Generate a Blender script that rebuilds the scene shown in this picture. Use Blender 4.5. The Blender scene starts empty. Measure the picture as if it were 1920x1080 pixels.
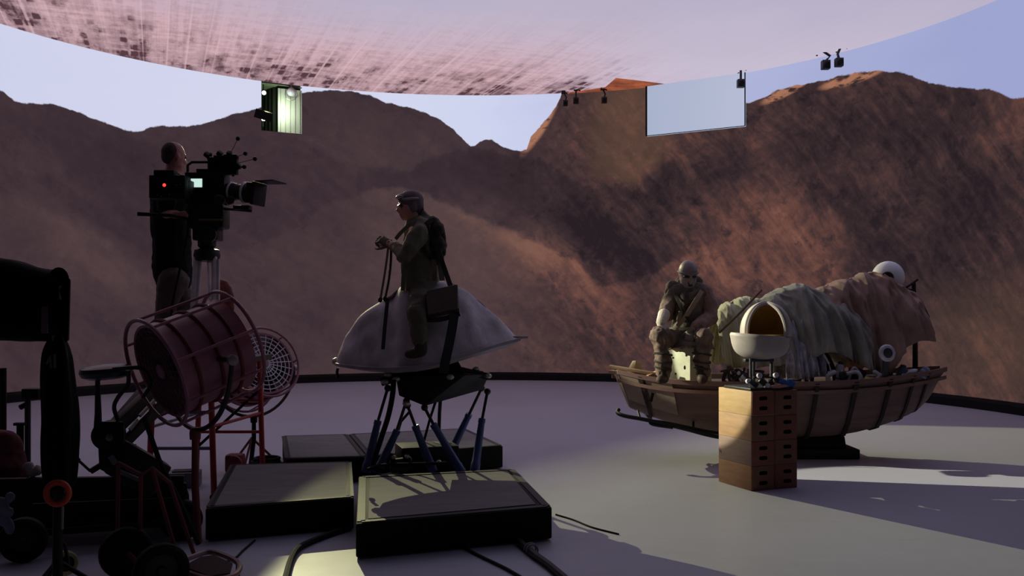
import bpy, bmesh, math, random
from mathutils import Vector, Matrix, Euler, noise as mnoise

# ------------------------------------------------------------------ camera, world, sun-like key, exposure
SC = bpy.context.scene
COL = SC.collection
F = 1744.0            # focal length in pixels of a 1920 wide frame
EYE = 1.51            # camera height (m)
HZ = 580.0            # horizon row
cam_d = bpy.data.cameras.new('camera')
cam = bpy.data.objects.new('camera', cam_d)
COL.objects.link(cam)
cam.location = (0, 0, EYE)
cam.rotation_euler = (math.pi / 2, 0, 0)
cam_d.sensor_width = 36.0
cam_d.lens = 36.0 * F / 1920.0
cam_d.shift_y = (HZ - 540.0) / 1920.0
cam_d.clip_end = 200
SC.camera = cam

world = bpy.data.worlds.new('world')
SC.world = world
world.use_nodes = True
world.node_tree.nodes['Background'].inputs[0].default_value = (0.010, 0.009, 0.012, 1)
world.node_tree.nodes['Background'].inputs[1].default_value = 1.0

SC.view_settings.view_transform = 'Standard'
SC.view_settings.look = 'None'
SC.view_settings.gamma = 1.0
SC.view_settings.use_curve_mapping = False
SC.view_settings.exposure = 0.0

CX, CY, R, H = -0.70, 11.80, 8.15, 6.10      # the round screen wall of the stage

KEY_POS = Vector((-4.86, 18.25, 5.45))
kd = bpy.data.lights.new('key_spot', 'SPOT')
kd.energy = 3700
kd.color = (1.0, 0.97, 0.52)
kd.spot_size = math.radians(58)
kd.spot_blend = 0.05
kd.shadow_soft_size = 0.008
key = bpy.data.objects.new('key_spot', kd)
COL.objects.link(key)
key.location = KEY_POS
az, el = math.radians(38.0), math.radians(4.0)
kdir = Vector((math.sin(az) * math.cos(el), -math.cos(az) * math.cos(el), -math.sin(el)))
key.rotation_euler = kdir.to_track_quat('-Z', 'Y').to_euler()

# narrow spot added out of frame to brighten the bow and top boxes
kd2 = bpy.data.lights.new('side_spot', 'SPOT')
kd2.energy = 5200
kd2.color = (1.0, 0.96, 0.70)
kd2.spot_size = math.radians(10.0)
kd2.spot_blend = 0.05
kd2.shadow_soft_size = 0.03
key2 = bpy.data.objects.new('side_spot', kd2)
COL.objects.link(key2)
key2.location = (-7.2, 10.4, 3.5)
key2.rotation_euler = (Vector((1.95, 8.55, 1.05)) - key2.location).to_track_quat('-Z', 'Y').to_euler()


# ------------------------------------------------------------------ helpers: pixels to metres
def P(px, py, d):
    return Vector(((px - 960.0) / F * d, d, EYE - (py - HZ) / F * d))


def G(px, py, h=0.0):
    d = (EYE - h) * F / (py - HZ)
    return Vector(((px - 960.0) / F * d, d, h))


def wall_hit(px, py, rad=None):
    rr = rad or R
    k = (px - 960.0) / F
    a = k * k + 1
    b = -2 * (k * CX + CY)
    c = CX * CX + CY * CY - rr * rr
    d = (-b + math.sqrt(b * b - 4 * a * c)) / (2 * a)
    return P(px, py, d)


def wall_sz(px, py):
    p = wall_hit(px, py)
    return R * math.atan2(p.x - CX, p.y - CY), p.z


def ceil_hit(px, py, h=H):
    d = (h - EYE) * F / (HZ - py)
    return P(px, py, d)


def lin(c):
    c = c / 255.0
    return c / 12.92 if c <= 0.04045 else ((c + 0.055) / 1.055) ** 2.4


def rgb(r, g, b):
    return (lin(r), lin(g), lin(b), 1.0)


# ------------------------------------------------------------------ node helpers
class E:
    """A shader value with arithmetic."""
    def __init__(s, nt, sock):
        s.nt, s.s = nt, sock

    def _op(s, op, o=None, rev=False, clamp=False):
        n = s.nt.nodes.new('ShaderNodeMath')
        n.operation = op
        n.use_clamp = clamp
        a, b = (o, s) if rev else (s, o)
        for i, v in enumerate((a, b)):
            if v is None:
                continue
            if isinstance(v, E):
                s.nt.links.new(v.s, n.inputs[i])
            else:
                n.inputs[i].default_value = v
        return E(s.nt, n.outputs[0])

    def __add__(s, o): return s._op('ADD', o)
    __radd__ = __add__
    def __sub__(s, o): return s._op('SUBTRACT', o)
    def __rsub__(s, o): return s._op('SUBTRACT', o, True)
    def __mul__(s, o): return s._op('MULTIPLY', o)
    __rmul__ = __mul__
    def __truediv__(s, o): return s._op('DIVIDE', o)
    def clamp(s): return s._op('ADD', 0.0, clamp=True)
    def pow(s, o): return s._op('POWER', o)
    def max(s, o): return s._op('MAXIMUM', o)
    def min(s, o): return s._op('MINIMUM', o)

    def step(s, lo, hi):
        n = s.nt.nodes.new('ShaderNodeMapRange')
        n.interpolation_type = 'SMOOTHSTEP'
        s.nt.links.new(s.s, n.inputs['Value'])
        flip = lo > hi
        n.inputs['From Min'].default_value = min(lo, hi)
        n.inputs['From Max'].default_value = max(lo, hi)
        n.inputs['To Min'].default_value = 1.0 if flip else 0.0
        n.inputs['To Max'].default_value = 0.0 if flip else 1.0
        return E(s.nt, n.outputs['Result'])


def combine(nt, x, y, z=0.0):
    n = nt.nodes.new('ShaderNodeCombineXYZ')
    for i, v in enumerate((x, y, z)):
        if isinstance(v, E):
            nt.links.new(v.s, n.inputs[i])
        else:
            n.inputs[i].default_value = v
    return n.outputs[0]


def noise_tex(nt, vec, scale, detail=4, rough=0.55, dist=0.0, ridged=False):
    n = nt.nodes.new('ShaderNodeTexNoise')
    n.inputs['Scale'].default_value = scale
    n.inputs['Detail'].default_value = detail
    n.inputs['Roughness'].default_value = rough
    n.inputs['Distortion'].default_value = dist
    nt.links.new(vec, n.inputs['Vector'])
    return E(nt, n.outputs[0])


def mapped(nt, vec, loc=(0, 0, 0), rot=0.0, scale=(1, 1, 1), kind='POINT'):
    n = nt.nodes.new('ShaderNodeMapping')
    n.vector_type = kind
    n.inputs['Location'].default_value = loc
    n.inputs['Rotation'].default_value = (0, 0, rot)
    n.inputs['Scale'].default_value = scale
    nt.links.new(vec, n.inputs['Vector'])
    return n.outputs[0]


def ramp(nt, val, stops):
    n = nt.nodes.new('ShaderNodeValToRGB')
    cr = n.color_ramp
    while len(cr.elements) > 1:
        cr.elements.remove(cr.elements[-1])
    cr.elements[0].position, cr.elements[0].color = stops[0]
    for p, c in stops[1:]:
        e = cr.elements.new(p)
        e.color = c
    nt.links.new(val.s, n.inputs[0])
    return n.outputs[0]


def mixc(nt, fac, a, b):
    n = nt.nodes.new('ShaderNodeMix')
    n.data_type = 'RGBA'
    if isinstance(fac, E):
        nt.links.new(fac.s, n.inputs[0])
    else:
        n.inputs[0].default_value = fac
    for v, i in ((a, 6), (b, 7)):
        if isinstance(v, tuple):
            n.inputs[i].default_value = v
        else:
            nt.links.new(v, n.inputs[i])
    return n.outputs[2]


def new_mat(name):
    m = bpy.data.materials.new(name)
    m.use_nodes = True
    nt = m.node_tree
    nt.nodes.clear()
    out = nt.nodes.new('ShaderNodeOutputMaterial')
    return m, nt, out


def mk(name, col, rough=0.6, metal=0.0, var=0.2, scale=9.0, bump=0.0, spec=0.4, col2=None, stretch=(1, 1, 1), bscale=None):
    """A principled surface whose colour wanders between two tones."""
    m, nt, out = new_mat(name)
    b = nt.nodes.new('ShaderNodeBsdfPrincipled')
    nt.links.new(b.outputs[0], out.inputs[0])
    tc = nt.nodes.new('ShaderNodeTexCoord')
    v = mapped(nt, tc.outputs['Object'], scale=stretch)
    nz = noise_tex(nt, v, scale, 5, 0.6)
    c1 = rgb(*col)
    if col2 is None:
        lo = tuple(x * (1 - var) for x in c1[:3]) + (1,)
        hi = tuple(x * (1 + var) for x in c1[:3]) + (1,)
    else:
        lo, hi = rgb(*col2), c1
    nt.links.new(ramp(nt, nz, [(0.3, lo), (0.7, hi)]), b.inputs['Base Color'])
    b.inputs['Roughness'].default_value = rough
    b.inputs['Metallic'].default_value = metal
    b.inputs['Specular IOR Level'].default_value = spec
    if bump:
        bn = nt.nodes.new('ShaderNodeBump')
        bn.inputs['Strength'].default_value = bump
        bn.inputs['Distance'].default_value = 0.02
        n2 = noise_tex(nt, v, bscale or scale * 4, 5, 0.6)
        nt.links.new(n2.s, bn.inputs['Height'])
        nt.links.new(bn.outputs[0], b.inputs['Normal'])
    return m


def emit(name, col, strength=1.0):
    m, nt, out = new_mat(name)
    e = nt.nodes.new('ShaderNodeEmission')
    e.inputs[0].default_value = rgb(*col)
    e.inputs[1].default_value = strength
    nt.links.new(e.outputs[0], out.inputs[0])
    return m


# ------------------------------------------------------------------ mesh helpers
def root_loc(o):
    v = Vector((0, 0, 0))
    while o is not None:
        v = v + o.location
        o = o.parent
    return v


def mark_sharp(bm, ang=math.radians(38)):
    for f in bm.faces:
        f.smooth = True
    for e in bm.edges:
        if len(e.link_faces) == 2:
            if e.link_faces[0].normal.angle(e.link_faces[1].normal, 0) > ang:
                e.smooth = False


class MB:
    def __init__(s):
        s.bm = bmesh.new()

    # --- primitives, all in world space
    def add(s, verts, faces):
        vs = [s.bm.verts.new(v) for v in verts]
        for f in faces:
            try:
                s.bm.faces.new([vs[i] for i in f])
            except ValueError:
                pass
        return s

    def hexa(s, bot, top, bevel=0.0):
        t = bmesh.new()
        vs = [t.verts.new(v) for v in list(bot) + list(top)]
        n = len(bot)
        t.faces.new(vs[:n][::-1])
        t.faces.new(vs[n:])
        for i in range(n):
            j = (i + 1) % n
            t.faces.new((vs[i], vs[j], vs[n + j], vs[n + i]))
        bmesh.ops.recalc_face_normals(t, faces=t.faces)
        if bevel:
            bmesh.ops.bevel(t, geom=list(t.edges), offset=bevel, segments=2, affect='EDGES', profile=0.6)
        s.merge(t)
        return s

    def merge(s, t):
        off = len(s.bm.verts)
        t.verts.index_update()
        vs = [s.bm.verts.new(v.co) for v in t.verts]
        for f in t.faces:
            try:
                s.bm.faces.new([vs[v.index] for v in f.verts])
            except ValueError:
                pass
        t.free()

    def box(s, c, size, rot=(0, 0, 0), bevel=0.0, M=None):
        M3 = M if M is not None else Euler(rot).to_matrix()
        hx, hy, hz = size[0] / 2, size[1] / 2, size[2] / 2
        c = Vector(c)
        b = [c + M3 @ Vector(p) for p in ((-hx, -hy, -hz), (hx, -hy, -hz), (hx, hy, -hz), (-hx, hy, -hz))]
        t = [c + M3 @ Vector(p) for p in ((-hx, -hy, hz), (hx, -hy, hz), (hx, hy, hz), (-hx, hy, hz))]
        return s.hexa(b, t, bevel)

    def bar(s, a, b, w, h, bevel=0.0, up=(0, 0, 1)):
        """box beam from a to b, w across, h along up"""
        a, b = Vector(a), Vector(b)
        x = (b - a)
        L = x.length
        x = x.normalized()
        y = Vector(up).cross(x)
        if y.length < 1e-4:
            y = Vector((0, 1, 0)).cross(x)
        y.normalize()
        z = x.cross(y)
        M3 = Matrix((x, y, z)).transposed()
        return s.box((a + b) / 2, (L, w, h), M=M3, bevel=bevel)

    def tube(s, pts, r, n=10, closed=False, cap=True):
        pts = [Vector(p) for p in pts]
        k = len(pts)
        rs = r if isinstance(r, (list, tuple)) else [r] * k
        tang = []
        for i in range(k):
            if closed:
                t = pts[(i + 1) % k] - pts[i - 1]
            else:
                t = pts[min(i + 1, k - 1)] - pts[max(i - 1, 0)]
            if t.length < 1e-9:
                t = Vector((0, 0, 1))
            tang.append(t.normalized())
        ref = Vector((0, 0, 1)) if abs(tang[0].z) < 0.9 else Vector((1, 0, 0))
        u = tang[0].cross(ref).normalized()
        rings = []
        for i in range(k):
            t = tang[i]
            u = (u - t * u.dot(t))
            if u.length < 1e-6:
                u = t.orthogonal()
            u.normalize()
            w = t.cross(u)
            rings.append([s.bm.verts.new(pts[i] + (u * math.cos(2 * math.pi * j / n) + w * math.sin(2 * math.pi * j / n)) * rs[i]) for j in range(n)])
        m = k if closed else k - 1
        for i in range(m):
            A, B = rings[i], rings[(i + 1) % k]
            for j in range(n):
                j2 = (j + 1) % n
                s.bm.faces.new((A[j], A[j2], B[j2], B[j]))
        if cap and not closed:
            s.bm.faces.new(rings[0][::-1])
            s.bm.faces.new(rings[-1])
        return s

    def limb(s, pts, rs, n=12):
        """tube with rounded ends, for bodies that get fused"""
        s.tube(pts, rs, n)
        for p, r in zip(pts, rs):
            s.ell(p, (r, r, r), seg=n)
        return s

    def ell(s, c, rad, M=None, seg=16):
        c = Vector(c)
        rings = seg // 2
        vs = []
        for i in range(1, rings):
            th = math.pi * i / rings
            row = []
            for j in range(seg):
                ph = 2 * math.pi * j / seg
                p = Vector((rad[0] * math.sin(th) * math.cos(ph), rad[1] * math.sin(th) * math.sin(ph), rad[2] * math.cos(th)))
                row.append(s.bm.verts.new(c + (M @ p if M is not None else p)))
            vs.append(row)
        a = Vector((0, 0, rad[2]))
        top = s.bm.verts.new(c + (M @ a if M is not None else a))
        bot = s.bm.verts.new(c - (M @ a if M is not None else a))
        for j in range(seg):
            j2 = (j + 1) % seg
            s.bm.faces.new((top, vs[0][j], vs[0][j2]))
            s.bm.faces.new((bot, vs[-1][j2], vs[-1][j]))
            for i in range(len(vs) - 1):
                s.bm.faces.new((vs[i][j], vs[i + 1][j], vs[i + 1][j2], vs[i][j2]))
        return s

    def lathe(s, prof, o=(0, 0, 0), axis=(0, 0, 1), n=24, cap=True):
        """profile [(radius, along axis)] turned about an axis through o"""
        o, z = Vector(o), Vector(axis).normalized()
        x = z.orthogonal().normalized()
        y = z.cross(x)
        rows = []
        for (r, h) in prof:
            rows.append([s.bm.verts.new(o + z * h + (x * math.cos(2 * math.pi * j / n) + y * math.sin(2 * math.pi * j / n)) * max(r, 1e-4)) for j in range(n)])
        for i in range(len(rows) - 1):
            for j in range(n):
                j2 = (j + 1) % n
                s.bm.faces.new((rows[i][j], rows[i][j2], rows[i + 1][j2], rows[i + 1][j]))
        if cap:
            s.bm.faces.new(rows[0][::-1])
            s.bm.faces.new(rows[-1])
        return s

    def ring(s, c, axis, r, t, n=32, k=8, a0=0.0, a1=2 * math.pi, ref=None):
        c, z = Vector(c), Vector(axis).normalized()
        x = Vector(ref) if ref is not None else z.orthogonal()
        x = (x - z * x.dot(z)).normalized()
        y = z.cross(x)
        full = abs(a1 - a0 - 2 * math.pi) < 1e-6
        m = n if full else n + 1
        pts = [c + (x * math.cos(a0 + (a1 - a0) * i / n) + y * math.sin(a0 + (a1 - a0) * i / n)) * r for i in range(m)]
        return s.tube(pts, t, k, closed=full)

    def grid(s, fn, nu, nv, wrap_v=False):
        rows = [[s.bm.verts.new(fn(i / (nu - 1), j / (nv if wrap_v else nv - 1))) for j in range(nv)] for i in range(nu)]
        for i in range(nu - 1):
            for j in range(nv if wrap_v else nv - 1):
                j2 = (j + 1) % nv
                s.bm.faces.new((rows[i][j], rows[i + 1][j], rows[i + 1][j2], rows[i][j2]))
        return rows

    # --- link as one object
    def build(s, name, mat, parent=None, loc=None, sharp=38, weld=False, normals=True):
        if weld:
            bmesh.ops.remove_doubles(s.bm, verts=s.bm.verts, dist=1e-4)
        if normals:
            bmesh.ops.recalc_face_normals(s.bm, faces=s.bm.faces)
        off = root_loc(parent) if parent is not None else Vector(loc or (0, 0, 0))
        for v in s.bm.verts:
            v.co -= off
        s.bm.normal_update()
        mark_sharp(s.bm, math.radians(sharp))
        me = bpy.data.meshes.new(name)
        s.bm.to_mesh(me)
        s.bm.free()
        me.materials.append(mat)
        o = bpy.data.objects.new(name, me)
        COL.objects.link(o)
        if parent is not None:
            o.parent = parent
        else:
            o.location = off
        return o

    def each(s, name, mat, parent=None, sharp=38):
        """link every loose piece as its own part"""
        bm = s.bm
        seen = set()
        out = []
        for v0 in bm.verts:
            if v0 in seen:
                continue
            stack, isl = [v0], []
            seen.add(v0)
            while stack:
                v = stack.pop()
                isl.append(v)
                for e in v.link_edges:
                    w = e.other_vert(v)
                    if w not in seen:
                        seen.add(w)
                        stack.append(w)
            idx = {v: i for i, v in enumerate(isl)}
            fs = {f for v in isl for f in v.link_faces}
            m = MB()
            m.add([v.co.copy() for v in isl], [[idx[v] for v in f.verts] for f in fs])
            out.append(m.build(name, mat, parent, sharp=sharp))
        bm.free()
        return out

    def fuse(s, name, mat, parent=None, voxel=0.012, smooth=6, disp=None, loc=None):
        """weld everything in this mesh into one continuous skin"""
        bmesh.ops.recalc_face_normals(s.bm, faces=s.bm.faces)
        me = bpy.data.meshes.new('work')
        s.bm.to_mesh(me)
        s.bm.free()
        t = bpy.data.objects.new('work', me)
        COL.objects.link(t)
        m = t.modifiers.new('r', 'REMESH')
        m.mode = 'VOXEL'
        m.voxel_size = voxel
        if smooth:
            m2 = t.modifiers.new('s', 'SMOOTH')
            m2.factor = 0.5
            m2.iterations = smooth
        dg = bpy.context.evaluated_depsgraph_get()
        em = bpy.data.meshes.new_from_object(t.evaluated_get(dg))
        bpy.data.objects.remove(t)
        bpy.data.meshes.remove(me)
        out = MB()
        out.bm.from_mesh(em)
        bpy.data.meshes.remove(em)
        if disp:
            out.bm.normal_update()
            mv = [(v, disp(v.co, v.normal)) for v in out.bm.verts]
            for v, d in mv:
                v.co = v.co + d
        return out.build(name, mat, parent, loc=loc, sharp=60, normals=False)


def thing(name, loc, label, cat, group=None):
    o = bpy.data.objects.new(name, None)
    COL.objects.link(o)
    o.location = loc
    o.empty_display_size = 0.1
    return tag(o, label, cat, group)


def tag(o, label, cat, group=None, kind=None):
    o['label'] = label
    o['category'] = cat
    if group:
        o['group'] = group
    if kind:
        o['kind'] = kind
    return o


def struct(o):
    o['kind'] = 'structure'
    return o


def smooth_curve(pts, n=24, closed=False):
    """Catmull-Rom through points"""
    pts = [Vector(p) for p in pts]
    k = len(pts)
    out = []
    segs = k if closed else k - 1
    for i in range(segs):
        p1, p2 = pts[i], pts[(i + 1) % k]
        p0 = pts[i - 1] if (closed or i > 0) else p1 * 2 - p2
        p3 = pts[(i + 2) % k] if (closed or i + 2 < k) else p2 * 2 - p1
        m = max(2, n // segs)
        for j in range(m):
            t = j / m
            out.append(0.5 * ((2 * p1) + (p2 - p0) * t + (2 * p0 - 5 * p1 + 4 * p2 - p3) * t * t + (3 * p1 - p0 - 3 * p2 + p3) * t ** 3))
    if not closed:
        out.append(pts[-1])
    return out


def interp(tab, x):
    if x <= tab[0][0]:
        return tab[0][1]
    for (a, b), (c, d) in zip(tab, tab[1:]):
        if x <= c:
            t = (x - a) / (c - a)
            return b + (d - b) * t
    return tab[-1][1]


def sinterp(tab, x):
    """smooth interpolation through a table"""
    if x <= tab[0][0]:
        return tab[0][1]
    n = len(tab)
    for i in range(n - 1):
        if x <= tab[i + 1][0]:
            x1, y1 = tab[i]
            x2, y2 = tab[i + 1]
            m1 = (y2 - tab[i - 1][1]) / (x2 - tab[i - 1][0]) if i > 0 else (y2 - y1) / (x2 - x1)
            m2 = (tab[i + 2][1] - y1) / (tab[i + 2][0] - x1) if i + 2 < n else (y2 - y1) / (x2 - x1)
            h = x2 - x1
            t = (x - x1) / h
            return ((2 * t ** 3 - 3 * t * t + 1) * y1 + (t ** 3 - 2 * t * t + t) * h * m1 + (-2 * t ** 3 + 3 * t * t) * y2 + (t ** 3 - t * t) * h * m2)
    return tab[-1][1]

# ------------------------------------------------------------------ the stage: floor, screen wall, screen ceiling
def make_floor_mat():
    m, nt, out = new_mat('stage_floor')
    b = nt.nodes.new('ShaderNodeBsdfPrincipled')
    nt.links.new(b.outputs[0], out.inputs[0])
    tc = nt.nodes.new('ShaderNodeTexCoord')
    v = tc.outputs['Object']
    n1 = noise_tex(nt, v, 0.55, 4, 0.6)
    n2 = noise_tex(nt, v, 7.0, 5, 0.65)
    n3 = noise_tex(nt, mapped(nt, v, rot=0.6, scale=(1, 6, 1)), 2.0, 4, 0.6)
    f = (n1 * 0.5 + n2 * 0.3 + n3 * 0.2)
    c = ramp(nt, f, [(0.34, rgb(166, 168, 188)), (0.52, rgb(177, 179, 202)), (0.68, rgb(187, 189, 212))])
    # dusty reddish scuffs with a shape of their own
    sc = noise_tex(nt, mapped(nt, v, loc=(3, 1, 0), rot=0.5, scale=(1, 3, 1)), 0.9, 4, 0.6).step(0.58, 0.72)
    c = mixc(nt, sc * 0.35, c, rgb(170, 150, 156))
    nt.links.new(c, b.inputs['Base Color'])
    nt.links.new((n2 * 0.2 + 0.5).s, b.inputs['Roughness'])
    b.inputs['Specular IOR Level'].default_value = 0.3
    b.inputs['Sheen Weight'].default_value = 1.0
    b.inputs['Sheen Roughness'].default_value = 0.30
    b.inputs['Coat Weight'].default_value = 0.7
    b.inputs['Coat Roughness'].default_value = 0.50
    b.inputs['Coat IOR'].default_value = 1.7
    b.inputs['Sheen Tint'].default_value = (0.85, 0.85, 1.0, 1)
    bn = nt.nodes.new('ShaderNodeBump')
    bn.inputs['Strength'].default_value = 0.08
    bn.inputs['Distance'].default_value = 0.01
    nt.links.new(n2.s, bn.inputs['Height'])
    nt.links.new(bn.outputs[0], b.inputs['Normal'])
    return m


fl = MB()
N = 96
ring = [(CX + 14 * math.cos(2 * math.pi * i / N), CY + 14 * math.sin(2 * math.pi * i / N)) for i in range(N)]
fl.hexa([(x, y, -0.1) for x, y in ring], [(x, y, 0.0) for x, y in ring])
struct(fl.build('floor', make_floor_mat()))

TH = 1.45            # half range of the angle used by the screen picture


def make_wall_mat():
    m, nt, out = new_mat('wall_screen_picture')
    em = nt.nodes.new('ShaderNodeEmission')
    nt.links.new(em.outputs[0], out.inputs[0])
    tc = nt.nodes.new('ShaderNodeTexCoord')
    sep = nt.nodes.new('ShaderNodeSeparateXYZ')
    nt.links.new(tc.outputs['Object'], sep.inputs[0])
    X, Y, Z = (E(nt, sep.outputs[i]) for i in range(3))
    ang = X._op('ARCTAN2', Y)
    s = ang * R
    vec = combine(nt, s, Z)
    u = (ang + TH) * (1.0 / (2 * TH))

    def curve(pts):
        n = nt.nodes.new('ShaderNodeFloatCurve')
        cm = n.mapping
        c = cm.curves[0]
        tab = []
        for px, py in pts:
            a, z = wall_sz(px, py)
            tab.append(((a / R + TH) / (2 * TH), max(0.0, min(1.0, z / 8.0))))
        tab.sort()
        c.points[0].location = (0.0, tab[0][1])
        c.points[1].location = (1.0, tab[-1][1])
        for p in tab:
            c.points.new(*p)
        for p in c.points:
            p.handle_type = 'AUTO_CLAMPED'
        cm.update()
        nt.links.new(u.s, n.inputs['Value'])
        return E(nt, n.outputs[0]) * 8.0

    jag = noise_tex(nt, vec, 3.2, 5, 0.6) - 0.5
    warp = nt.nodes.new('ShaderNodeTexNoise')
    warp.inputs['Scale'].default_value = 0.8
    warp.inputs['Detail'].default_value = 3
    nt.links.new(vec, warp.inputs['Vector'])
    wv = nt.nodes.new('ShaderNodeVectorMath')
    wv.operation = 'MULTIPLY_ADD'
    nt.links.new(warp.outputs['Color'], wv.inputs[0])
    wv.inputs[1].default_value = (0.45, 0.45, 0)
    nt.links.new(vec, wv.inputs[2])
    wvec = wv.outputs[0]

    sky_line = curve([(0, 170), (30, 190), (100, 197), (160, 215), (205, 233), (245, 247), (290, 237), (360, 236), (420, 220), (487, 202), (567, 174),
                      (610, 170), (640, 170), (680, 175), (720, 190), (790, 208), (845, 240), (870, 262), (885, 275), (905, 262), (920, 262), (945, 275), (975, 283), (985, 282),
                      (992, 262), (1010, 240), (1040, 205), (1055, 172), (1080, 100), (1380, 100), (1396, 195), (1430, 185), (1460, 168), (1520, 155),
                      (1570, 145), (1640, 133), (1690, 137), (1740, 155), (1790, 163), (1860, 170), (1920, 182)])
    mid_line = curve([(0, 320), (80, 330), (160, 280), (210, 258), (300, 262), (400, 262), (520, 250), (640, 300), (744, 318), (800, 300), (848, 285), (890, 279),
                      (940, 285), (1000, 295), (1100, 345), (1180, 350), (1230, 320), (1300, 280), (1400, 250), (1500, 240), (1700, 230), (1920, 250)])
    low_line = curve([(0, 365), (52, 378), (124, 409), (207, 450), (290, 512), (400, 480), (520, 440), (640, 370), (740, 350), (820, 372), (880, 398), (940, 420), (1000, 450), (1080, 490),
                      (1150, 532), (1200, 520), (1250, 495), (1330, 455), (1450, 420), (1560, 470), (1640, 530), (1720, 590), (1800, 600), (1920, 610)])
    hill = (Z - sky_line - jag * 0.16).step(0.015, -0.015)
    mid = (Z - mid_line - jag * 0.5).step(0.06, -0.12)
    low = (Z - low_line - jag * 0.4).step(0.05, -0.10)

    # tone of the rock: broad patches ...
    tone = None
    for px, py, ax, bx, rot, amp in [
        (1350, 430, 250, 130, -25, .36), (1500, 400, 180, 90, -45, .22), (1130, 215, 150, 100, 0, .10), (1180, 290, 60, 120, 0, .26), (960, 440, 240, 60, -25, .22),
        (1010, 470, 200, 90, -30, .18), (860, 520, 260, 160, 0, .07), (1250, 370, 90, 70, 0, -.22), (1100, 430, 130, 60, -40, -.26), (935, 420, 60, 25, 0, -.24), (1220, 480, 90, 50, 10, -.16),
        (1130, 250, 45, 90, 10, -.18), (1780, 430, 220, 170, 0, -.16), (1330, 330, 120, 40, 10, -.26), (1850, 620, 190, 130, 0, .12), (1700, 200, 260, 70, 0, -.10), (1750, 300, 260, 30, 3, .10),
        (300, 330, 260, 90, -20, -.06), (150, 480, 180, 60, -30, .14), (120, 420, 160, 40, -25, .10), (520, 470, 220, 120, 20, .02), (620, 560, 260, 60, 0, -.06), (100, 250, 220, 50, -10, -.05),
        (1500, 540, 260, 60, -15, .14), (680, 260, 240, 80, 0, .06), (1430, 262, 220, 40, 8, .10), (100, 640, 300, 120, 0, -.05), (1080, 620, 260, 80, 0, -.06), (1620, 420, 110, 40, -50, -.20)]:
        cs, cz = wall_sz(px, py)
        e1 = wall_sz(px + 10, py)[0] - wall_sz(px - 10, py)[0]
        k = e1 / 20.0
        kz = wall_hit(px, py).y / F
        v = mapped(nt, vec, loc=(cs, cz, 0), rot=math.radians(rot), scale=(ax * k * 1.5, bx * kz * 1.5, 1), kind='TEXTURE')
        g = nt.nodes.new('ShaderNodeTexGradient')
        g.gradient_type = 'QUADRATIC_SPHERE'
        nt.links.new(v, g.inputs[0])
        t = E(nt, g.outputs['Fac']) * (amp * 1.05)
        tone = t if tone is None else tone + t
    # ... and gullies running down the slopes
    right = s.step(-0.5, 3.0)
    big = noise_tex(nt, wvec, 0.75, 6, 0.62) - 0.5
    fine = noise_tex(nt, wvec, 5.0, 5, 0.68) - 0.5
    st_r = noise_tex(nt, mapped(nt, wvec, rot=math.radians(50), scale=(1, 1, 1)), 1.0, 1, 0.5)
    def streak(rot, sc, a):
        vv = mapped(nt, mapped(nt, wvec, rot=math.radians(rot)), scale=(0.30, a, 1))
        n = noise_tex(nt, vv, sc, 6, 0.65) - 0.5
        return n
    def gully(rot, sc, a):
        vv = mapped(nt, mapped(nt, wvec, rot=math.radians(rot)), scale=(0.38, a, 1))
        n = noise_tex(nt, vv, sc, 5, 0.6) - 0.5
        return n._op('ABSOLUTE') * 2.0 - 0.18
    sr = streak(50, 1.7, 2.6) * 0.7 + gully(50, 1.2, 2.0) * 0.55
    sl = streak(28, 1.3, 2.2) * 0.7 + gully(34, 0.9, 1.6) * 0.45
    st = sr * right + sl * (1.0 - right)
    blot = noise_tex(nt, wvec, 1.9, 5, 0.7).step(0.54, 0.66)
    cen = s.step(-3.4, -1.4) * s.step(6.2, 3.6)
    v = 0.38 + tone + big * (0.34 + right * 0.50) + fine * (0.16 + right * 0.45) + st * (0.28 + right * 0.62) - blot * (0.05 + right * 0.13) + low * (0.03 + cen * 0.09) - mid * (1.0 - low) * (0.04 + cen * 0.09)
    lft = ramp(nt, v, [(0.05, rgb(40, 30, 36)), (0.30, rgb(58, 45, 51)), (0.46, rgb(72, 56, 60)), (0.62, rgb(88, 67, 67)), (0.85, rgb(120, 88, 78))])
    rgt = ramp(nt, v, [(0.05, rgb(40, 31, 36)), (0.28, rgb(57, 43, 46)), (0.46, rgb(76, 54, 53)), (0.66, rgb(103, 69, 62)), (0.92, rgb(130, 88, 75))])
    ms = E(nt, tc.outputs['Object'])
    rock = mixc(nt, right, lft, rgt)
    # sun-caught crags in the picture on the screen
    def patch(px, py, ax, bx, rot):
        cs, cz = wall_sz(px, py)
        k = (wall_sz(px + 10, py)[0] - wall_sz(px - 10, py)[0]) / 20.0
        kz = wall_hit(px, py).y / F
        vv = mapped(nt, vec, loc=(cs, cz, 0), rot=math.radians(rot), scale=(ax * k, bx * kz, 1), kind='TEXTURE')
        g = nt.nodes.new('ShaderNodeTexGradient')
        g.gradient_type = 'SPHERICAL'
        nt.links.new(vv, g.inputs[0])
        return E(nt, g.outputs['Fac'])
    brk = noise_tex(nt, mapped(nt, vec, rot=math.radians(-52), scale=(1, 3, 1)), 2.6, 4, 0.6)
    crag = (patch(1012, 238, 72, 15, 57).step(0.0, 0.5)) * brk.step(0.36, 0.50) + \
        (patch(1476, 168, 60, 14, 18).step(0.0, 0.4) + patch(1600, 146, 75, 14, 4).step(0.0, 0.4)) * brk.step(0.42, 0.55)
    rock = mixc(nt, (crag * 0.9).clamp(), rock, rgb(172, 118, 92))
    cliff = patch(1180, 250, 120, 190, 0).step(0.15, 0.6) * (Z - mid_line - jag * 0.8).step(-0.1, 0.3)
    rock = mixc(nt, cliff * 0.45, rock, rgb(104, 78, 62))
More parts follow.
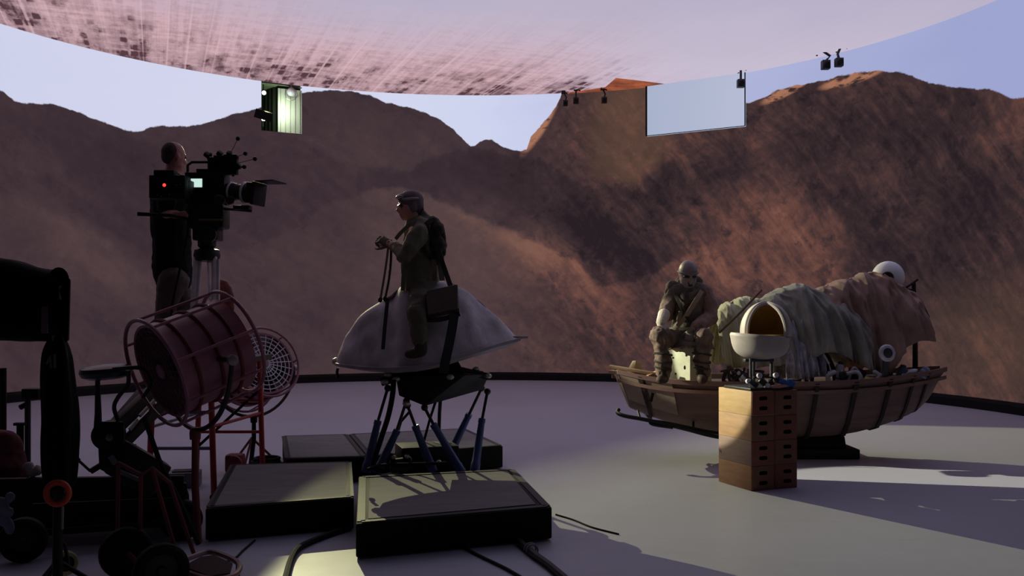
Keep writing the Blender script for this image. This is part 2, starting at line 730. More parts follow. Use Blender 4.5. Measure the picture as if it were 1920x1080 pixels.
    rock = mixc(nt, (patch(1850, 640, 260, 170, 0).step(0, 0.7)) * 0.4, rock, rgb(82, 64, 54))
    # sky: pale cloud-veiled, bluer away from the sun side
    veil = noise_tex(nt, mapped(nt, vec, scale=(1, 3, 1)), 0.45, 4, 0.55) - 0.5
    ss = (s * (1.0 / 20.0) + 0.5 + veil * 0.12)
    sky = ramp(nt, ss, [(0.0, rgb(206, 209, 234)), (0.34, rgb(212, 215, 238)), (0.52, rgb(205, 211, 238)), (0.66, rgb(186, 190, 226)), (0.80, rgb(172, 178, 216)), (1.0, rgb(158, 165, 208))])
    col = mixc(nt, hill, sky, rock)
    nt.links.new(col, em.inputs[0])
    em.inputs[1].default_value = 1.0
    return m


# screen wall: an arc of lit panels with one open bay
NA = 300
A0, A1 = math.radians(-125), math.radians(125)
HOLE = [wall_hit(490, 160), wall_hit(566, 160)]
ha = [math.atan2(p.x - CX, p.y - CY) for p in HOLE]
HZ0 = wall_hit(528, 248).z
angs = [A0 + (A1 - A0) * i / NA for i in range(NA + 1)]
angs = [a for a in angs if not any(abs(a - h) < 0.006 for h in ha)] + ha
angs.sort()


def wpt(a, z, r=R):
    return Vector((CX + r * math.sin(a), CY + r * math.cos(a), z))


wb = MB()
zs = [0.16, 1.5, 3.0, HZ0, H + 0.02]
W0, W1 = {}, {}
for i, a in enumerate(angs):
    for j, z in enumerate(zs):
        W0[i, j] = wb.bm.verts.new(wpt(a, z))
        W1[i, j] = wb.bm.verts.new(wpt(a, z, R + 0.12))
na = len(angs)


def is_hole(i, j):
    m = (angs[i] + angs[i + 1]) / 2
    return ha[0] < m < ha[1] and j == 3


for i in range(na - 1):
    for j in range(4):
        if is_hole(i, j):
            continue
        wb.bm.faces.new((W0[i, j], W0[i + 1, j], W0[i + 1, j + 1], W0[i, j + 1]))
        wb.bm.faces.new((W1[i, j + 1], W1[i + 1, j + 1], W1[i + 1, j], W1[i, j]))
wall = wb.build('wall_back', make_wall_mat(), loc=(CX, CY, 0), normals=False)
struct(wall)

M_black = mk('matte_black', (16, 15, 17), 0.8, spec=0.2)
M_rubber = mk('black_rubber', (13, 13, 14), 0.7, spec=0.25)
M_charcoal = mk('charcoal_metal', (30, 29, 31), 0.45, spec=0.4)
M_steel = mk('worn_steel', (120, 118, 122), 0.35, metal=0.8)
M_alu = mk('pale_aluminium', (150, 140, 146), 0.4, metal=0.5)

bb = MB()
nb = 160
rows = []
for i in range(nb + 1):
    a = A0 + (A1 - A0) * i / nb
    rows.append([bb.bm.verts.new(wpt(a, z, r)) for r, z in ((R - 0.10, 0.0), (R - 0.10, 0.12), (R - 0.06, 0.165), (R + 0.10, 0.165), (R + 0.10, 0.0))])
for A, B in zip(rows, rows[1:]):
    for j in range(4):
        bb.bm.faces.new((A[j], B[j], B[j + 1], A[j + 1]))
struct(bb.build('baseboard_back', M_black))


def make_ceiling_mat():
    m, nt, out = new_mat('ceiling_screen_picture')
    em = nt.nodes.new('ShaderNodeEmission')
    nt.links.new(em.outputs[0], out.inputs[0])
    tc = nt.nodes.new('ShaderNodeTexCoord')
    vec = tc.outputs['Object']
    sep = nt.nodes.new('ShaderNodeSeparateXYZ')
    nt.links.new(vec, sep.inputs[0])
    X, Y = E(nt, sep.outputs[0]), E(nt, sep.outputs[1])
    r = (X * X + Y * Y).pow(0.5)
    wob = noise_tex(nt, vec, 0.5, 3, 0.5) - 0.5
    # hull plating pattern: rows run along one direction, seams across it
    a = mapped(nt, vec, rot=math.radians(-21))
    sp_ = nt.nodes.new('ShaderNodeSeparateXYZ')
    nt.links.new(a, sp_.inputs[0])
    U, V = E(nt, sp_.outputs[0]), E(nt, sp_.outputs[1])
    st1 = noise_tex(nt, combine(nt, U * 7.0, V * 0.10), 1.0, 4, 0.7) - 0.5
    st2 = noise_tex(nt, combine(nt, U * 0.9, V * 5.0), 1.0, 4, 0.7) - 0.5
    grain = noise_tex(nt, combine(nt, U * 9.0, V * 4.0), 1.0, 3, 0.7) - 0.5
    band = noise_tex(nt, combine(nt, U * 1.15, V * 0.07), 1.0, 2, 0.5)
    blob = noise_tex(nt, combine(nt, U * 2.2, V * 0.9), 1.0, 4, 0.65)
    cu_, cv_ = U * 6.5, V * 2.3
    wn = nt.nodes.new('ShaderNodeTexWhiteNoise')
    wn.noise_dimensions = '2D'
    nt.links.new(combine(nt, cu_._op('FLOOR'), cv_._op('FLOOR')), wn.inputs['Vector'])
    rnd = E(nt, wn.outputs['Value'])
    fu, fv = cu_._op('FRACT'), cv_._op('FRACT')
    cell = rnd.step(0.35, 0.75) * fu.step(0.05, 0.25) * fu.step(0.98, 0.72) * fv.step(0.05, 0.3) * fv.step(0.98, 0.7)
    ln_ = noise_tex(nt, combine(nt, U * 12.0, V * 0.03), 1.0, 1, 0.5).step(0.60, 0.70)
    edge = (r + wob * 1.6).step(1.8, 6.6)
    side = (X + wob * 2.0 - Y * 0.25).step(3.0, -1.6)
    p = edge * side
    near = (r + wob * 0.6).step(4.6, 8.0) * side
    bm_ = band.step(0.50, 0.60)
    dark = near * (bm_ * cell * 1.0 + bm_ * 0.16 + cell * blob.step(0.5, 0.64) * 0.45 + blob.step(0.46, 0.66) * 0.60 + near * 0.22) \
        + p * ((0.0 - st1) * 1.0 - st2 * 0.85 + grain * 0.65 + 0.08) + edge * (0.0 - st1) * 0.12
    dark = dark * (1.0 - ln_ * 0.55)
    far_tone = (Y * 0.10 + X * 0.05 * 0.0 + wob * 0.3).step(-0.2, 0.9)
    base = mixc(nt, far_tone, rgb(176, 170, 194), rgb(204, 193, 212))
    base = mixc(nt, (p * 0.95).clamp(), base, rgb(208, 170, 178))
    base = mixc(nt, ln_ * p * 0.35, base, rgb(226, 196, 204))
    base = mixc(nt, dark.clamp(), base, rgb(88, 60, 68))
    nt.links.new(base, em.inputs[0])
    # the panels over the front of the stage are turned down
    nt.links.new((Y.step(-5.5, -0.5) * 0.85 + 0.15).s, em.inputs[1])
    return m


cb = MB()
nc = 128
cring = [(CX + (R + 0.02) * math.cos(2 * math.pi * i / nc), CY + (R + 0.02) * math.sin(2 * math.pi * i / nc)) for i in range(nc)]
cb.hexa([(x - CX, y - CY, 0) for x, y in cring], [(x - CX, y - CY, 0.12) for x, y in cring])
ceil = cb.build('ceiling', make_ceiling_mat())
ceil.location = (CX, CY, H)
struct(ceil)

# the strip of the ceiling screen that carries the top of the cliff
tp = [ceil_hit(1135, 163), ceil_hit(1142, 157), ceil_hit(1155, 146), ceil_hit(1208, 152), ceil_hit(1268, 160)]
tile = MB()
arc = [wall_hit(px, 150) for px in (1262, 1230, 1200, 1160, 1120, 1060)]
pts = [Vector((p.x, p.y, H - 0.02)) for p in tp] + [Vector((CX + (p.x - CX) * 0.999, CY + (p.y - CY) * 0.999, H - 0.02)) for p in arc]
tile.hexa(pts, [p + Vector((0, 0, 0.018)) for p in pts])
m, nt, out = new_mat('cliff_top_picture')
em = nt.nodes.new('ShaderNodeEmission')
nt.links.new(em.outputs[0], out.inputs[0])
tc = nt.nodes.new('ShaderNodeTexCoord')
nt.links.new(ramp(nt, noise_tex(nt, tc.outputs['Object'], 3.0, 4, 0.6), [(0.35, rgb(116, 62, 48)), (0.65, rgb(168, 92, 62))]), em.inputs[0])
tag(tile.build('ceiling_screen_tile', m), 'burnt orange sliver of ceiling screen above the rock cliff', 'screen')

# slab of screen hanging proud of the wall, out of step with the picture
def proud(px, py, off=0.14):
    return wall_hit(px, py, R - off)
sl = MB()
f4 = [proud(1212, 255), proud(1397, 236), proud(1397, 120), proud(1212, 152)]
for v in f4[2:]:
    v.z = H - 0.03
nrm = Vector((CX - f4[0].x, CY - f4[0].y, 0)).normalized()
back = [v - nrm * 0.08 for v in f4]
sp = thing('screen_slab', f4[0], 'pale blue blank screen slab hanging over the hillside under the ceiling', 'screen')
sl.hexa([f4[0], f4[1], back[1], back[0]], [f4[3], f4[2], back[2], back[3]])
m, nt, out = new_mat('blank_screen')
em = nt.nodes.new('ShaderNodeEmission')
nt.links.new(em.outputs[0], out.inputs[0])
tc = nt.nodes.new('ShaderNodeTexCoord')
gsp = nt.nodes.new('ShaderNodeSeparateXYZ')
nt.links.new(tc.outputs['Object'], gsp.inputs[0])
gv = E(nt, gsp.outputs[0]) * 0.35 + (noise_tex(nt, tc.outputs['Object'], 0.8, 3) - 0.5) * 0.4
nt.links.new(ramp(nt, gv, [(0.0, rgb(168, 178, 202)), (0.7, rgb(182, 188, 212))]), em.inputs[0])
sl.build('screen_face', m, sp)
fr = MB()
fr.tube([f4[0] + nrm * 0.006, f4[3] + nrm * 0.006], 0.02, 6)
fr.tube([f4[1] + nrm * 0.006, f4[2] + nrm * 0.006], 0.012, 6)
fr.tube([f4[0] + nrm * 0.006, f4[1] + nrm * 0.006], 0.008, 6)
fr.build('edge_strip', M_black, sp)

# the open bay in the wall and what is seen through it
bay_c = (ha[0] + ha[1]) / 2
M_bay = mk('bay_paint', (120, 132, 104), 0.7)
M_bay_dark = mk('bay_dark_curtain', (24, 34, 18), 0.8, scale=6)
M_bay_door = mk('bay_pale_door', (196, 204, 186), 0.6, var=0.08, scale=14, stretch=(6, 6, 0.3))
rb = MB()
ro = R + 0.12
def bay(a, z, r):
    return wpt(a, z, r)
bl, br_ = ha[0] - 0.004, ha[1] + 0.004
back_r = R + 0.85
# floor, side and back of the recess
rb.add([bay(bl, HZ0 - .01, R), bay(br_, HZ0 - .01, R), bay(br_, HZ0 - .01, back_r), bay(bl, HZ0 - .01, back_r)], [(0, 1, 2, 3)])
rb.add([bay(bl, HZ0, R), bay(bl, H, R), bay(bl, H, back_r), bay(bl, HZ0, back_r)], [(0, 1, 2, 3)])
rb.add([bay(br_, HZ0, R), bay(br_, H, R), bay(br_, H, back_r), bay(br_, HZ0, back_r)], [(0, 1, 2, 3)])
rb.add([bay(bl, HZ0, back_r), bay(br_, HZ0, back_r), bay(br_, H, back_r), bay(bl, H, back_r)], [(0, 1, 2, 3)])
rb.add([bay(bl, H - .03, R), bay(br_, H - .03, R), bay(br_, H - .03, back_r), bay(bl, H - .03, back_r)], [(0, 1, 2, 3)])
struct(rb.build('trim_1', M_bay))
# ribbed pale door leaf standing in the bay
dl = thing('service_door', wall_hit(540, 247, R + 0.1), 'pale ribbed service door inside the open wall bay', 'door')
d = MB()
pa, pb = wall_hit(521, 250, R + 0.06), wall_hit(566, 250, R + 0.06)
pa.z = pb.z = HZ0
d.bar(Vector((pa.x, pa.y, (HZ0 + H - .08) / 2)), Vector((pb.x, pb.y, (HZ0 + H - .08) / 2)), 0.03, H - HZ0 - .1)
d.build('door_leaf', M_bay_door, dl)
d = MB()
for k in range(5):
    q = pa.lerp(pb, (k + .5) / 5) + (Vector((CX, CY, 0)) - Vector((pa.x, pa.y, 0))).normalized() * 0.022
    d.box((q.x, q.y, (HZ0 + H) / 2 - .04), (0.012, 0.012, H - HZ0 - .14))
d.build('door_batten', mk('batten', (150, 158, 140), 0.6), dl)
q = wall_hit(519, 250, R + 0.16)
q2 = wall_hit(491, 250, R + 0.75)
cu = MB()
def curtain(u, v):
    a, b = Vector((q.x, q.y, 0)), Vector((q2.x, q2.y, 0))
    p = a.lerp(b, u)
    n_ = (b - a).normalized().cross(Vector((0, 0, 1)))
    p = p + n_ * 0.03 * math.sin(u * 26)
    p.z = HZ0 + 0.01 + v * (H - HZ0 - 0.06)
    return p
cu.grid(curtain, 40, 12)
tag(cu.build('bay_curtain', M_bay_dark), 'dark green curtain in the open wall bay beside pale door', 'curtain')
# two bright lamps
M_lampglow = emit('lamp_glow', (236, 255, 232), 7.0)
for i, (px, py, lab) in enumerate(((495, 174, 'upper bright work lamp glowing in the open wall bay'), (494, 223, 'lower bright work lamp glowing in the open wall bay'))):
    c = wall_hit(px, py, R + 0.02)
    ln = thing('work_lamp', c, lab, 'lamp', 'lamps in the open wall bay')
    ax = (Vector((0, 0, 1.5)) - c).normalized()
    b = MB()
    b.lathe([(0.02, -0.14), (0.035, -0.12), (0.048, -0.02), (0.052, 0.0), (0.046, 0.0), (0.04, -0.02)], c, ax, 18)
    b.build('housing', M_charcoal, ln)
    b = MB()
    b.lathe([(0.0, 0.010), (0.02, 0.008), (0.04, -0.006), (0.04, -0.012), (0, -0.012)], c, ax, 18, cap=False)
    b.build('lens', M_lampglow, ln)
    if i == 1:
        # barn door: a black blade in front of the beam gives the pool its straight edge
        e1 = KEY_POS + (Vector((-1.75, 5.4, 0)) - KEY_POS).normalized() * .24
        e2 = KEY_POS + (Vector((2.40, 11.25, 0)) - KEY_POS).normalized() * .24
        o_ = (Vector((-1.2, 11.0, 0)) - KEY_POS).normalized()
        mid_ = (e1 + e2) / 2
        out_d = (KEY_POS + o_ * .24 - mid_)
        out_d = (out_d - (e2 - e1).normalized() * out_d.dot((e2 - e1).normalized())).normalized() * .17
        ex_ = (e2 - e1).normalized()
        e1, e2 = e1 - ex_ * .16, e2 + ex_ * .06
        th_ = (e2 - e1).cross(out_d).normalized() * .004
        b = MB()
        b.hexa([e1, e2, e2 + out_d, e1 + out_d], [e1 + th_, e2 + th_, e2 + out_d + th_, e1 + out_d + th_])
        b.build('barn_door', M_black, ln)
        b = MB()
        b.tube([c + Vector((0, 0, -.04)), (e1 + e2) / 2 + out_d * .5], .008, 6)
        b.build('door_arm', M_black, ln)
    b = MB()
    b.tube([c + Vector((-.02, .02, 0)) - ax * .1, c - ax * .12 + Vector((-0.01, 0.0, .25 if i == 0 else -.16))], 0.012, 6)
    b.build('bracket', M_charcoal, ln)
bl_d = bpy.data.lights.new('bay_light', 'POINT')
bl_d.energy = 13
bl_d.color = (0.85, 1.0, 0.78)
bl_d.shadow_soft_size = 0.06
blo = bpy.data.objects.new('bay_light', bl_d)
COL.objects.link(blo)
blo.location = wall_hit(530, 205, R - 0.25)
# round white fitting over the bay
c = wall_hit(546, 172, R - 0.05)
rf = thing('round_fitting', c, 'round white fitting with a wire hoop at the top of the wall bay', 'lamp')
ax = (Vector((0, 0, 1.5)) - c).normalized()
b = MB()
b.lathe([(0.0, 0.05), (0.05, 0.04), (0.085, 0.0), (0.07, -0.04), (0.0, -0.045)], c, ax, 20, cap=False)
b.build('dome', mk('white_plastic', (206, 204, 214), 0.5, var=.05), rf)
b = MB()
b.ring(c + Vector((0, 0, -.05)), ax, 0.12, 0.006, 28, 6)
b.tube([c + Vector((0, 0, .08)), (c.x, c.y, H)], 0.012, 6)
b.build('hoop', M_steel, rf)

# small tracking cameras on the wall edge
M_track = mk('tracker_black', (20, 20, 30), 0.5)
def tracker(px, py, hpx, lean, lab):
    c = wall_hit(px, py, R - 0.22)
    s = hpx * c.y / F
    t = thing('tracking_camera', c, lab, 'camera', 'tracking cameras along the screen wall edge')
    b = MB()
    top = c + Vector((-lean * s * .35, 0, s * .5))
    b.box(c + Vector((0, 0, -s * .28)), (s * .36, s * .34, s * .40), bevel=s * .04)
    b.build('body', M_track, t)
    b = MB()
    b.lathe([(s * .12, 0), (s * .12, s * .14), (s * .09, s * .15), (0, s * .12)], c + Vector((0, -s * .16, -s * .28)), (0, -1, -.2), 14)
    b.build('lens', M_rubber, t)
    b = MB()
    b.tube([c + Vector((0, 0, -s * .1)), c + Vector((lean * s * .2, 0, s * .12)), top], s * .06, 6)
    b.box(top, (s * .3, s * .3, s * .22), bevel=s * .03)
    b.tube([top, Vector((top.x + lean * .05, top.y + 0.2, H))], s * .05, 6)
    b.tube([top + Vector((0, 0, 0)), top + Vector((s * .28, -.02, -s * .12))], s * .05, 6)
    b.build('mount', M_track, t)
tracker(1060, 186, 26, .4, 'tracking camera clipped where the cliff edge meets the ceiling')
tracker(1080, 181, 28, 0, 'tracking camera second along the cliff top from the sky gap')
tracker(1133, 180, 28, .3, 'tracking camera on the cliff top nearest the orange ceiling sliver')
tracker(1389, 146, 38, 0, 'tracking camera at the outer corner of the blank screen slab')
tracker(1548, 110, 42, 1, 'tracking camera on a bent arm above the round hilltop')
tracker(1573, 106, 40, -.3, 'upright tracking camera beside the bent-armed one above the hilltop')

# ------------------------------------------------------------------ black stage decks
M_deck_side = mk('deck_black_side', (17, 17, 19), 0.75, spec=0.25, scale=5)
M_deck_top = mk('deck_grey_top', (116, 112, 116), 0.75, spec=0.3, scale=3, var=.15, stretch=(1, 3, 1))
M_deck_rim = mk('deck_rim', (46, 45, 48), 0.6, spec=0.3)
DH = 0.225


def deck(name, quad, label, inset=0.07, top=M_deck_top):
    """quad: front-left, front-right, back-right, back-left on the floor plan"""
    q = [Vector((x, y, 0)) for x, y in quad]
    c = sum(q, Vector()) / 4
    t = thing(name, Vector((c.x, c.y, 0)), label, 'platform', 'black stage decks under the motion rig')
    b = MB()
    b.hexa([p + Vector((0, 0, .012)) for p in q], [p + Vector((0, 0, DH - .006)) for p in q], bevel=0.014)
    b.build('body', M_deck_side, t)
    b = MB()
    up = Vector((0, 0, DH - .006))
    qi = [p + (c - p).normalized() * inset * 1.3 for p in q]
    b.hexa([p + up for p in qi], [p + up + Vector((0, 0, .005)) for p in qi])
    b.build('top_board', top, t)
    b = MB()
    for i in range(4):
        a, e = q[i] + (c - q[i]) * .05, q[(i + 1) % 4] + (c - q[(i + 1) % 4]) * .05
        b.bar(a + up + Vector((0, 0, .003)), e + up + Vector((0, 0, .003)), .05, .004)
    b.build('rim', M_deck_rim, t)
    b = MB()
    for p in q:
        r = p + (c - p).normalized() * .12
        b.lathe([(.03, 0), (.03, .02)], r, n=12)
    b.each('foot', M_rubber, t)
    return t


deck('stage_deck', [(-.94, 5.60), (.262, 6.07), (.02, 7.52), (-1.185, 7.18)], 'near black stage deck in front of the motion rig, biggest in view', .1)
deck('stage_deck', [(-1.985, 6.02), (-1.085, 6.38), (-1.36, 7.88), (-2.34, 7.74)], 'black stage deck with a bright light patch, between red fan and near deck', .03)
deck('stage_deck', [(-1.27, 8.15), (-.085, 8.80), (-.51, 10.08), (-1.69, 9.62)], 'black stage deck directly behind the motion rig', .04)
deck('stage_deck', [(-1.95, 8.02), (-1.285, 8.14), (-1.705, 9.61), (-2.34, 9.48)], 'small black stage deck abutting the one behind the motion rig', .04)

# ------------------------------------------------------------------ apple boxes
M_wood = [mk('lit_box', (190, 158, 112), 0.6, scale=4, var=.12, stretch=(1, 1, 6)), mk('half_lit_box', (178, 142, 106), 0.6, scale=3, var=.2, stretch=(1, 1, 5)),  # light falling on the upper boxes is put into their paler colour
          mk('greyed_box', (146, 120, 112), 0.65, scale=4, var=.15, stretch=(1, 1, 6)), mk('orange_box', (156, 112, 84), 0.6, scale=4, var=.18, stretch=(1, 1, 6))]
M_endwood = mk('box_end', (130, 92, 72), 0.65, scale=6, var=.2)
M_endwood2 = mk('box_end_red', (136, 84, 70), 0.65, scale=6, var=.2)
M_hole = mk('hole_dark', (8, 6, 5), 0.9, spec=.1)
A = Vector((1.985, 7.72, 0))
ex = Vector((.93, .37, 0)).normalized()      # along the ends
ey = Vector((-.37, .93, 0)).normalized()     # along the long sides
BW, BL, BHt = .232, .47, .2065
words_row = ['lowest', 'second from the floor', 'third from the floor', 'topmost']
for col in range(2):
    for row in range(4):
        o = A + ex * (col * (BW + .004)) + Vector((0, 0, row * (BHt + .001)))
        where = 'at the corner nearest the stage deck' if col == 0 else 'in the stack farther from the stage deck'
        t = thing('apple_box', o + ex * BW / 2 + ey * BL / 2, 'wooden apple box, %s %s' % (words_row[row], where), 'box', 'wooden apple boxes stacked before the boat')
        b = MB()
        c = o + ex * BW / 2 + ey * BL / 2 + Vector((0, 0, BHt / 2))
        M3 = Matrix((ex, ey, Vector((0, 0, 1)))).transposed()
        b.box(c, (BW - .002, BL, BHt), M=M3, bevel=.004)
        b.build('body', M_wood[3 - row] if col == 0 else M_wood[3], t)
        b = MB()
        b.box(o + ex * BW / 2 + Vector((0, 0, BHt / 2)) - ey * .003, (BW - .014, .008, BHt - .012), M=M3, bevel=.002)
        b.build('end_panel', M_endwood if (row + col) % 2 == 0 else M_endwood2, t)
        b = MB()
        for z in (.30, .70):
            cc = o + ex * BW * (.50 if col == 0 else .54) + Vector((0, 0, BHt * z)) - ey * .006
            pl = []
            for k in range(24):
                a = 2 * math.pi * k / 24
                px_ = (.026 if abs(math.cos(a)) > .2 else .026) * math.copysign(1, math.cos(a)) * (1 if abs(math.cos(a)) > 1e-6 else 0) + .015 * math.cos(a)
                pl.append(cc + ex * px_ + Vector((0, 0, .016 * math.sin(a))))
            b.hexa(pl, [p - ey * .003 for p in pl])
        b.each('hand_hole', M_hole, t)
TOPZ = 4 * (BHt + .001)

# ------------------------------------------------------------------ motion rig: six actuators carrying a tilted plate
M_act = mk('actuator_blue', (78, 92, 140), 0.4, metal=.3, var=.12)
M_rod = mk('actuator_rod', (60, 58, 62), 0.3, metal=.8)
M_rig = mk('rig_black', (14, 14, 13), 0.6)
M_bolt = mk('bright_bolt', (200, 200, 190), 0.3, metal=.6)
HX = Vector((-.68, 7.92, 0))
hexr = thing('motion_base', HX, 'black six-legged motion base with blue actuators under the grey speeder', 'motion base')
b = MB()
base = [P(690, 900, 7.62), P(862, 900, 7.72), P(905, 900, 7.85), P(850, 890, 8.30), P(760, 890, 8.28), P(700, 890, 7.95)]
base = [Vector((p.x, p.y, .02)) for p in base]
b.hexa(base, [p + Vector((0, 0, .07)) for p in base], bevel=.01)
b.build('base_plate', M_rig, hexr)
b = MB()
b.box(P(800, 856, 8.05), (.50, .34, .22), (0, 0, .3), bevel=.02)
b.box(P(766, 850, 7.9), (.14, .12, .10), (0, 0, .2), bevel=.015)
b.box(P(830, 842, 8.1), (.12, .16, .12), (0, 0, .5), bevel=.015)
b.each('motor_housing', M_rig, hexr)
b = MB()
b.lathe([(.05, -.09), (.06, -.08), (.06, .08), (.05, .09)], P(752, 872, 7.62), (1, .2, .1), 18)
b.lathe([(.03, 0), (.03, .05)], P(735, 858, 7.6), (0, -1, .3), 12)
b.lathe([(.03, 0), (.03, .05)], P(762, 856, 7.6), (0, -1, .3), 12)
b.build('motor', M_charcoal, hexr)
b = MB()
for q in ((738, 857, 7.55), (763, 856, 7.55), (823, 866, 7.8), (712, 874, 7.5)):
    b.ell(P(*q), (.022, .022, .018), seg=10)
b.each('bolt', M_bolt, hexr)
# top plate: a thick wedge seen from below its tilt
topq = [P(742, 706, 7.60), P(872, 704, 7.55), P(918, 702, 8.05), P(845, 684, 8.35), P(752, 690, 8.30)]
botq = [P(748, 742, 7.62), P(796, 762, 7.60), P(905, 731, 8.05), P(845, 722, 8.30), P(760, 728, 8.28)]
b = MB()
b.hexa(botq, topq, bevel=.012)
b.bar(P(716, 716, 7.72), P(770, 700, 7.7), .10, .07, bevel=.01)
b.bar(P(860, 694, 8.0), P(918, 706, 8.02), .10, .06, bevel=.01)
b.bar(P(722, 700, 7.75), P(905, 702, 7.95), .09, .06, bevel=.01)
b.build('top_plate', M_rig, hexr)
b = MB()
b.hexa([P(775, 705, 7.8), P(872, 700, 7.8), P(872, 700, 8.15), P(775, 705, 8.15)], [P(790, 676, 7.8), P(855, 672, 7.8), P(855, 670, 8.15), P(790, 674, 8.15)], bevel=.01)
b.build('riser', M_rig, hexr)
b = MB()
for q in ((728, 703, 7.66), (722, 716, 7.64), (743, 711, 7.56), (844, 707, 7.54), (893, 692, 7.95), (915, 705, 7.98), (762, 757, 7.55)):
    b.ell(P(*q), (.034, .03, .022), seg=10)
b.each('joint_cap', M_bolt, hexr)
ACT = [((727, 728, 7.68), (709, 788, 7.64), (686, 886, 7.60)), ((762, 752, 7.60), (745, 806, 7.58), (706, 888, 7.56)), ((764, 760, 7.62), (778, 798, 7.64), (812, 884, 7.68)),
       ((796, 764, 7.66), (812, 795, 7.66), (866, 886, 7.70)), ((903, 728, 8.10), (880, 776, 8.16), (846, 846, 8.26)), ((914, 734, 8.00), (904, 785, 7.93), (890, 884, 7.80)),
       ]
for a, m_, e in ACT:
    pa, pm, pe = P(*a), P(*m_), P(*e)
    b = MB()
    dv = (pe - pm).normalized()
    b.tube([pm, pm + dv * .03, pm + dv * .04, pe - dv * .08, pe - dv * .075, pe], [.030, .032, .028, .036, .040, .040], 14)
    c = b.build('actuator', M_act, hexr)
    b = MB()
    b.tube([pa, pm + dv * .02], .013, 10)
    b.ell(pa, (.03, .03, .03), seg=10)
    b.build('rod', M_rod, c)
b = MB()
b.tube([P(817, 752, 7.9), P(806, 786, 8.05), P(792, 838, 8.2)], .012, 8)
b.tube([P(826, 745, 8.1), P(824, 775, 8.2), P(823, 810, 8.3)], .016, 8)
b.tube([P(768, 772, 7.8), P(752, 790, 7.85), P(747, 806, 7.8)], .012, 8)
b.each('strut', M_rig, hexr)
b = MB()
b.tube(smooth_curve([P(738, 712, 7.5), P(736, 740, 7.48), P(728, 780, 7.48), P(712, 830, 7.5), P(700, 872, 7.5), P(720, 884, 7.5)], 30), .022, 8)
b.tube(smooth_curve([P(690, 880, 7.45), P(720, 872, 7.42), P(780, 870, 7.45), P(840, 868, 7.6)], 24), .014, 8)
b.each('hose', M_rubber, hexr)

# ------------------------------------------------------------------ the grey speeder on top
M_hide = mk('grey_skin_cover', (196, 186, 198), 0.7, scale=3.0, var=.4, bump=.25, stretch=(1.5, 1.5, .6))
M_hide_rim = mk('grey_rim', (158, 150, 160), 0.5, scale=5, var=.25)
M_strap = mk('dark_strap', (44, 40, 48), 0.7)
sd = 7.92
spd = thing('speeder_mount', P(800, 684, sd), 'grey tent-shaped speeder with a flat rim, carried by the motion base', 'speeder')
TOP = [(634, 676), (640, 655), (650, 628), (668, 606), (690, 583), (716, 560), (742, 541), (770, 531), (800, 527), (832, 526), (850, 530), (872, 543), (900, 564), (925, 588), (948, 610), (965, 627), (976, 634)]
BOT = [(634, 680), (690, 683), (740, 684), (790, 680), (840, 671), (880, 659), (930, 645), (976, 634)]
HWD = [(0, .10), (.06, .24), (.2, .40), (.4, .50), (.6, .47), (.8, .32), (.93, .16), (1, .05)]
def sp_fn(u, v):
    px = 634 + 342 * u
    zt = P(px, interp(TOP, px), sd).z
    zb = P(px, interp(BOT, px), sd).z
    x = (px - 960) / F * sd
    hw = sinterp(HWD, u)
    a = math.pi * v
    c, s_ = math.cos(a), math.sin(a)
    # tent section: hollow flanks rising to a rounded ridge
    flank = abs(c)
    hgt = (1 - flank ** 1.7) ** .95
    y = sd - hw * math.copysign(flank ** 1.0, c)
    p = Vector((x, y, zb + (zt - zb) * hgt))
    # pulled folds: radiate from the saddle to the rim, and a soft lobe at the nose
    f = math.sin(u * 34 + 2.5 * hgt + 2 * mnoise.noise(p * 3)) * .013 * math.sin(a) + mnoise.noise(p * 5) * .035 * math.sin(a)
    lobe = math.exp(-((u - .15) / .09) ** 2) * .07 * math.sin(a) ** 2
    crease = -math.exp(-((u - .30 - .03 * (1 - hgt)) / .035) ** 2) * .075 * math.sin(a)
    p.y -= (f + lobe + crease) * (1 if c > 0 else -1)
    p.z += (f + crease) * .4
    return p
b = MB()
b.grid(sp_fn, 110, 46)
b.build('cover', M_hide, spd, normals=True, sharp=80)
rim_pts = []
for i in range(41):
    rim_pts.append(sp_fn(i / 40, 0.0) + Vector((0, -.03, -.005)))
for i in range(41):
    rim_pts.append(sp_fn(1 - i / 40, 1.0) + Vector((0, .03, -.005)))
c0 = sum(rim_pts, Vector()) / len(rim_pts)
b = MB()
n = len(rim_pts)
r1 = [b.bm.verts.new(p + Vector((0, 0, .010))) for p in rim_pts]
r2 = [b.bm.verts.new(p + Vector((0, 0, -.014))) for p in rim_pts]
r3 = [b.bm.verts.new(c0 + (p - c0) * .82 + Vector((0, 0, -.05))) for p in rim_pts]
r0 = [b.bm.verts.new(c0 + (p - c0) * .86 + Vector((0, 0, .012))) for p in rim_pts]
for i in range(n):
    j = (i + 1) % n
    for A_, B_ in ((r0, r1), (r1, r2), (r2, r3)):
        b.bm.faces.new((A_[i], A_[j], B_[j], B_[i]))
b.bm.faces.new(r3)
b.build('rim', M_hide_rim, spd)
b = MB()
b.lathe([(.012, 0), (.03, .02), (.034, .05), (.02, .075), (0, .08)], P(640, 678, sd), (-1, 0, .05), 14)
b.build('nose_cap', mk('pale_cap', (206, 198, 190), .4), spd)
b = MB()
b.hexa([P(962, 637, sd - .09), P(990, 634, sd - .015), P(990, 634, sd + .015), P(962, 637, sd + .09)], [P(962, 630, sd - .08), P(990, 630, sd - .012), P(990, 630, sd + .012), P(962, 630, sd + .08)], bevel=.004)
b.build('tail_fin', M_hide_rim, spd)
b = MB()
b.tube(smooth_curve([P(634, 690, sd), P(632, 698, sd), P(634, 706, sd)], 8), .012, 8)
b.ell(P(634, 706, sd), (.02, .02, .022), seg=10)
b.build('tow_ring', M_rig, spd)
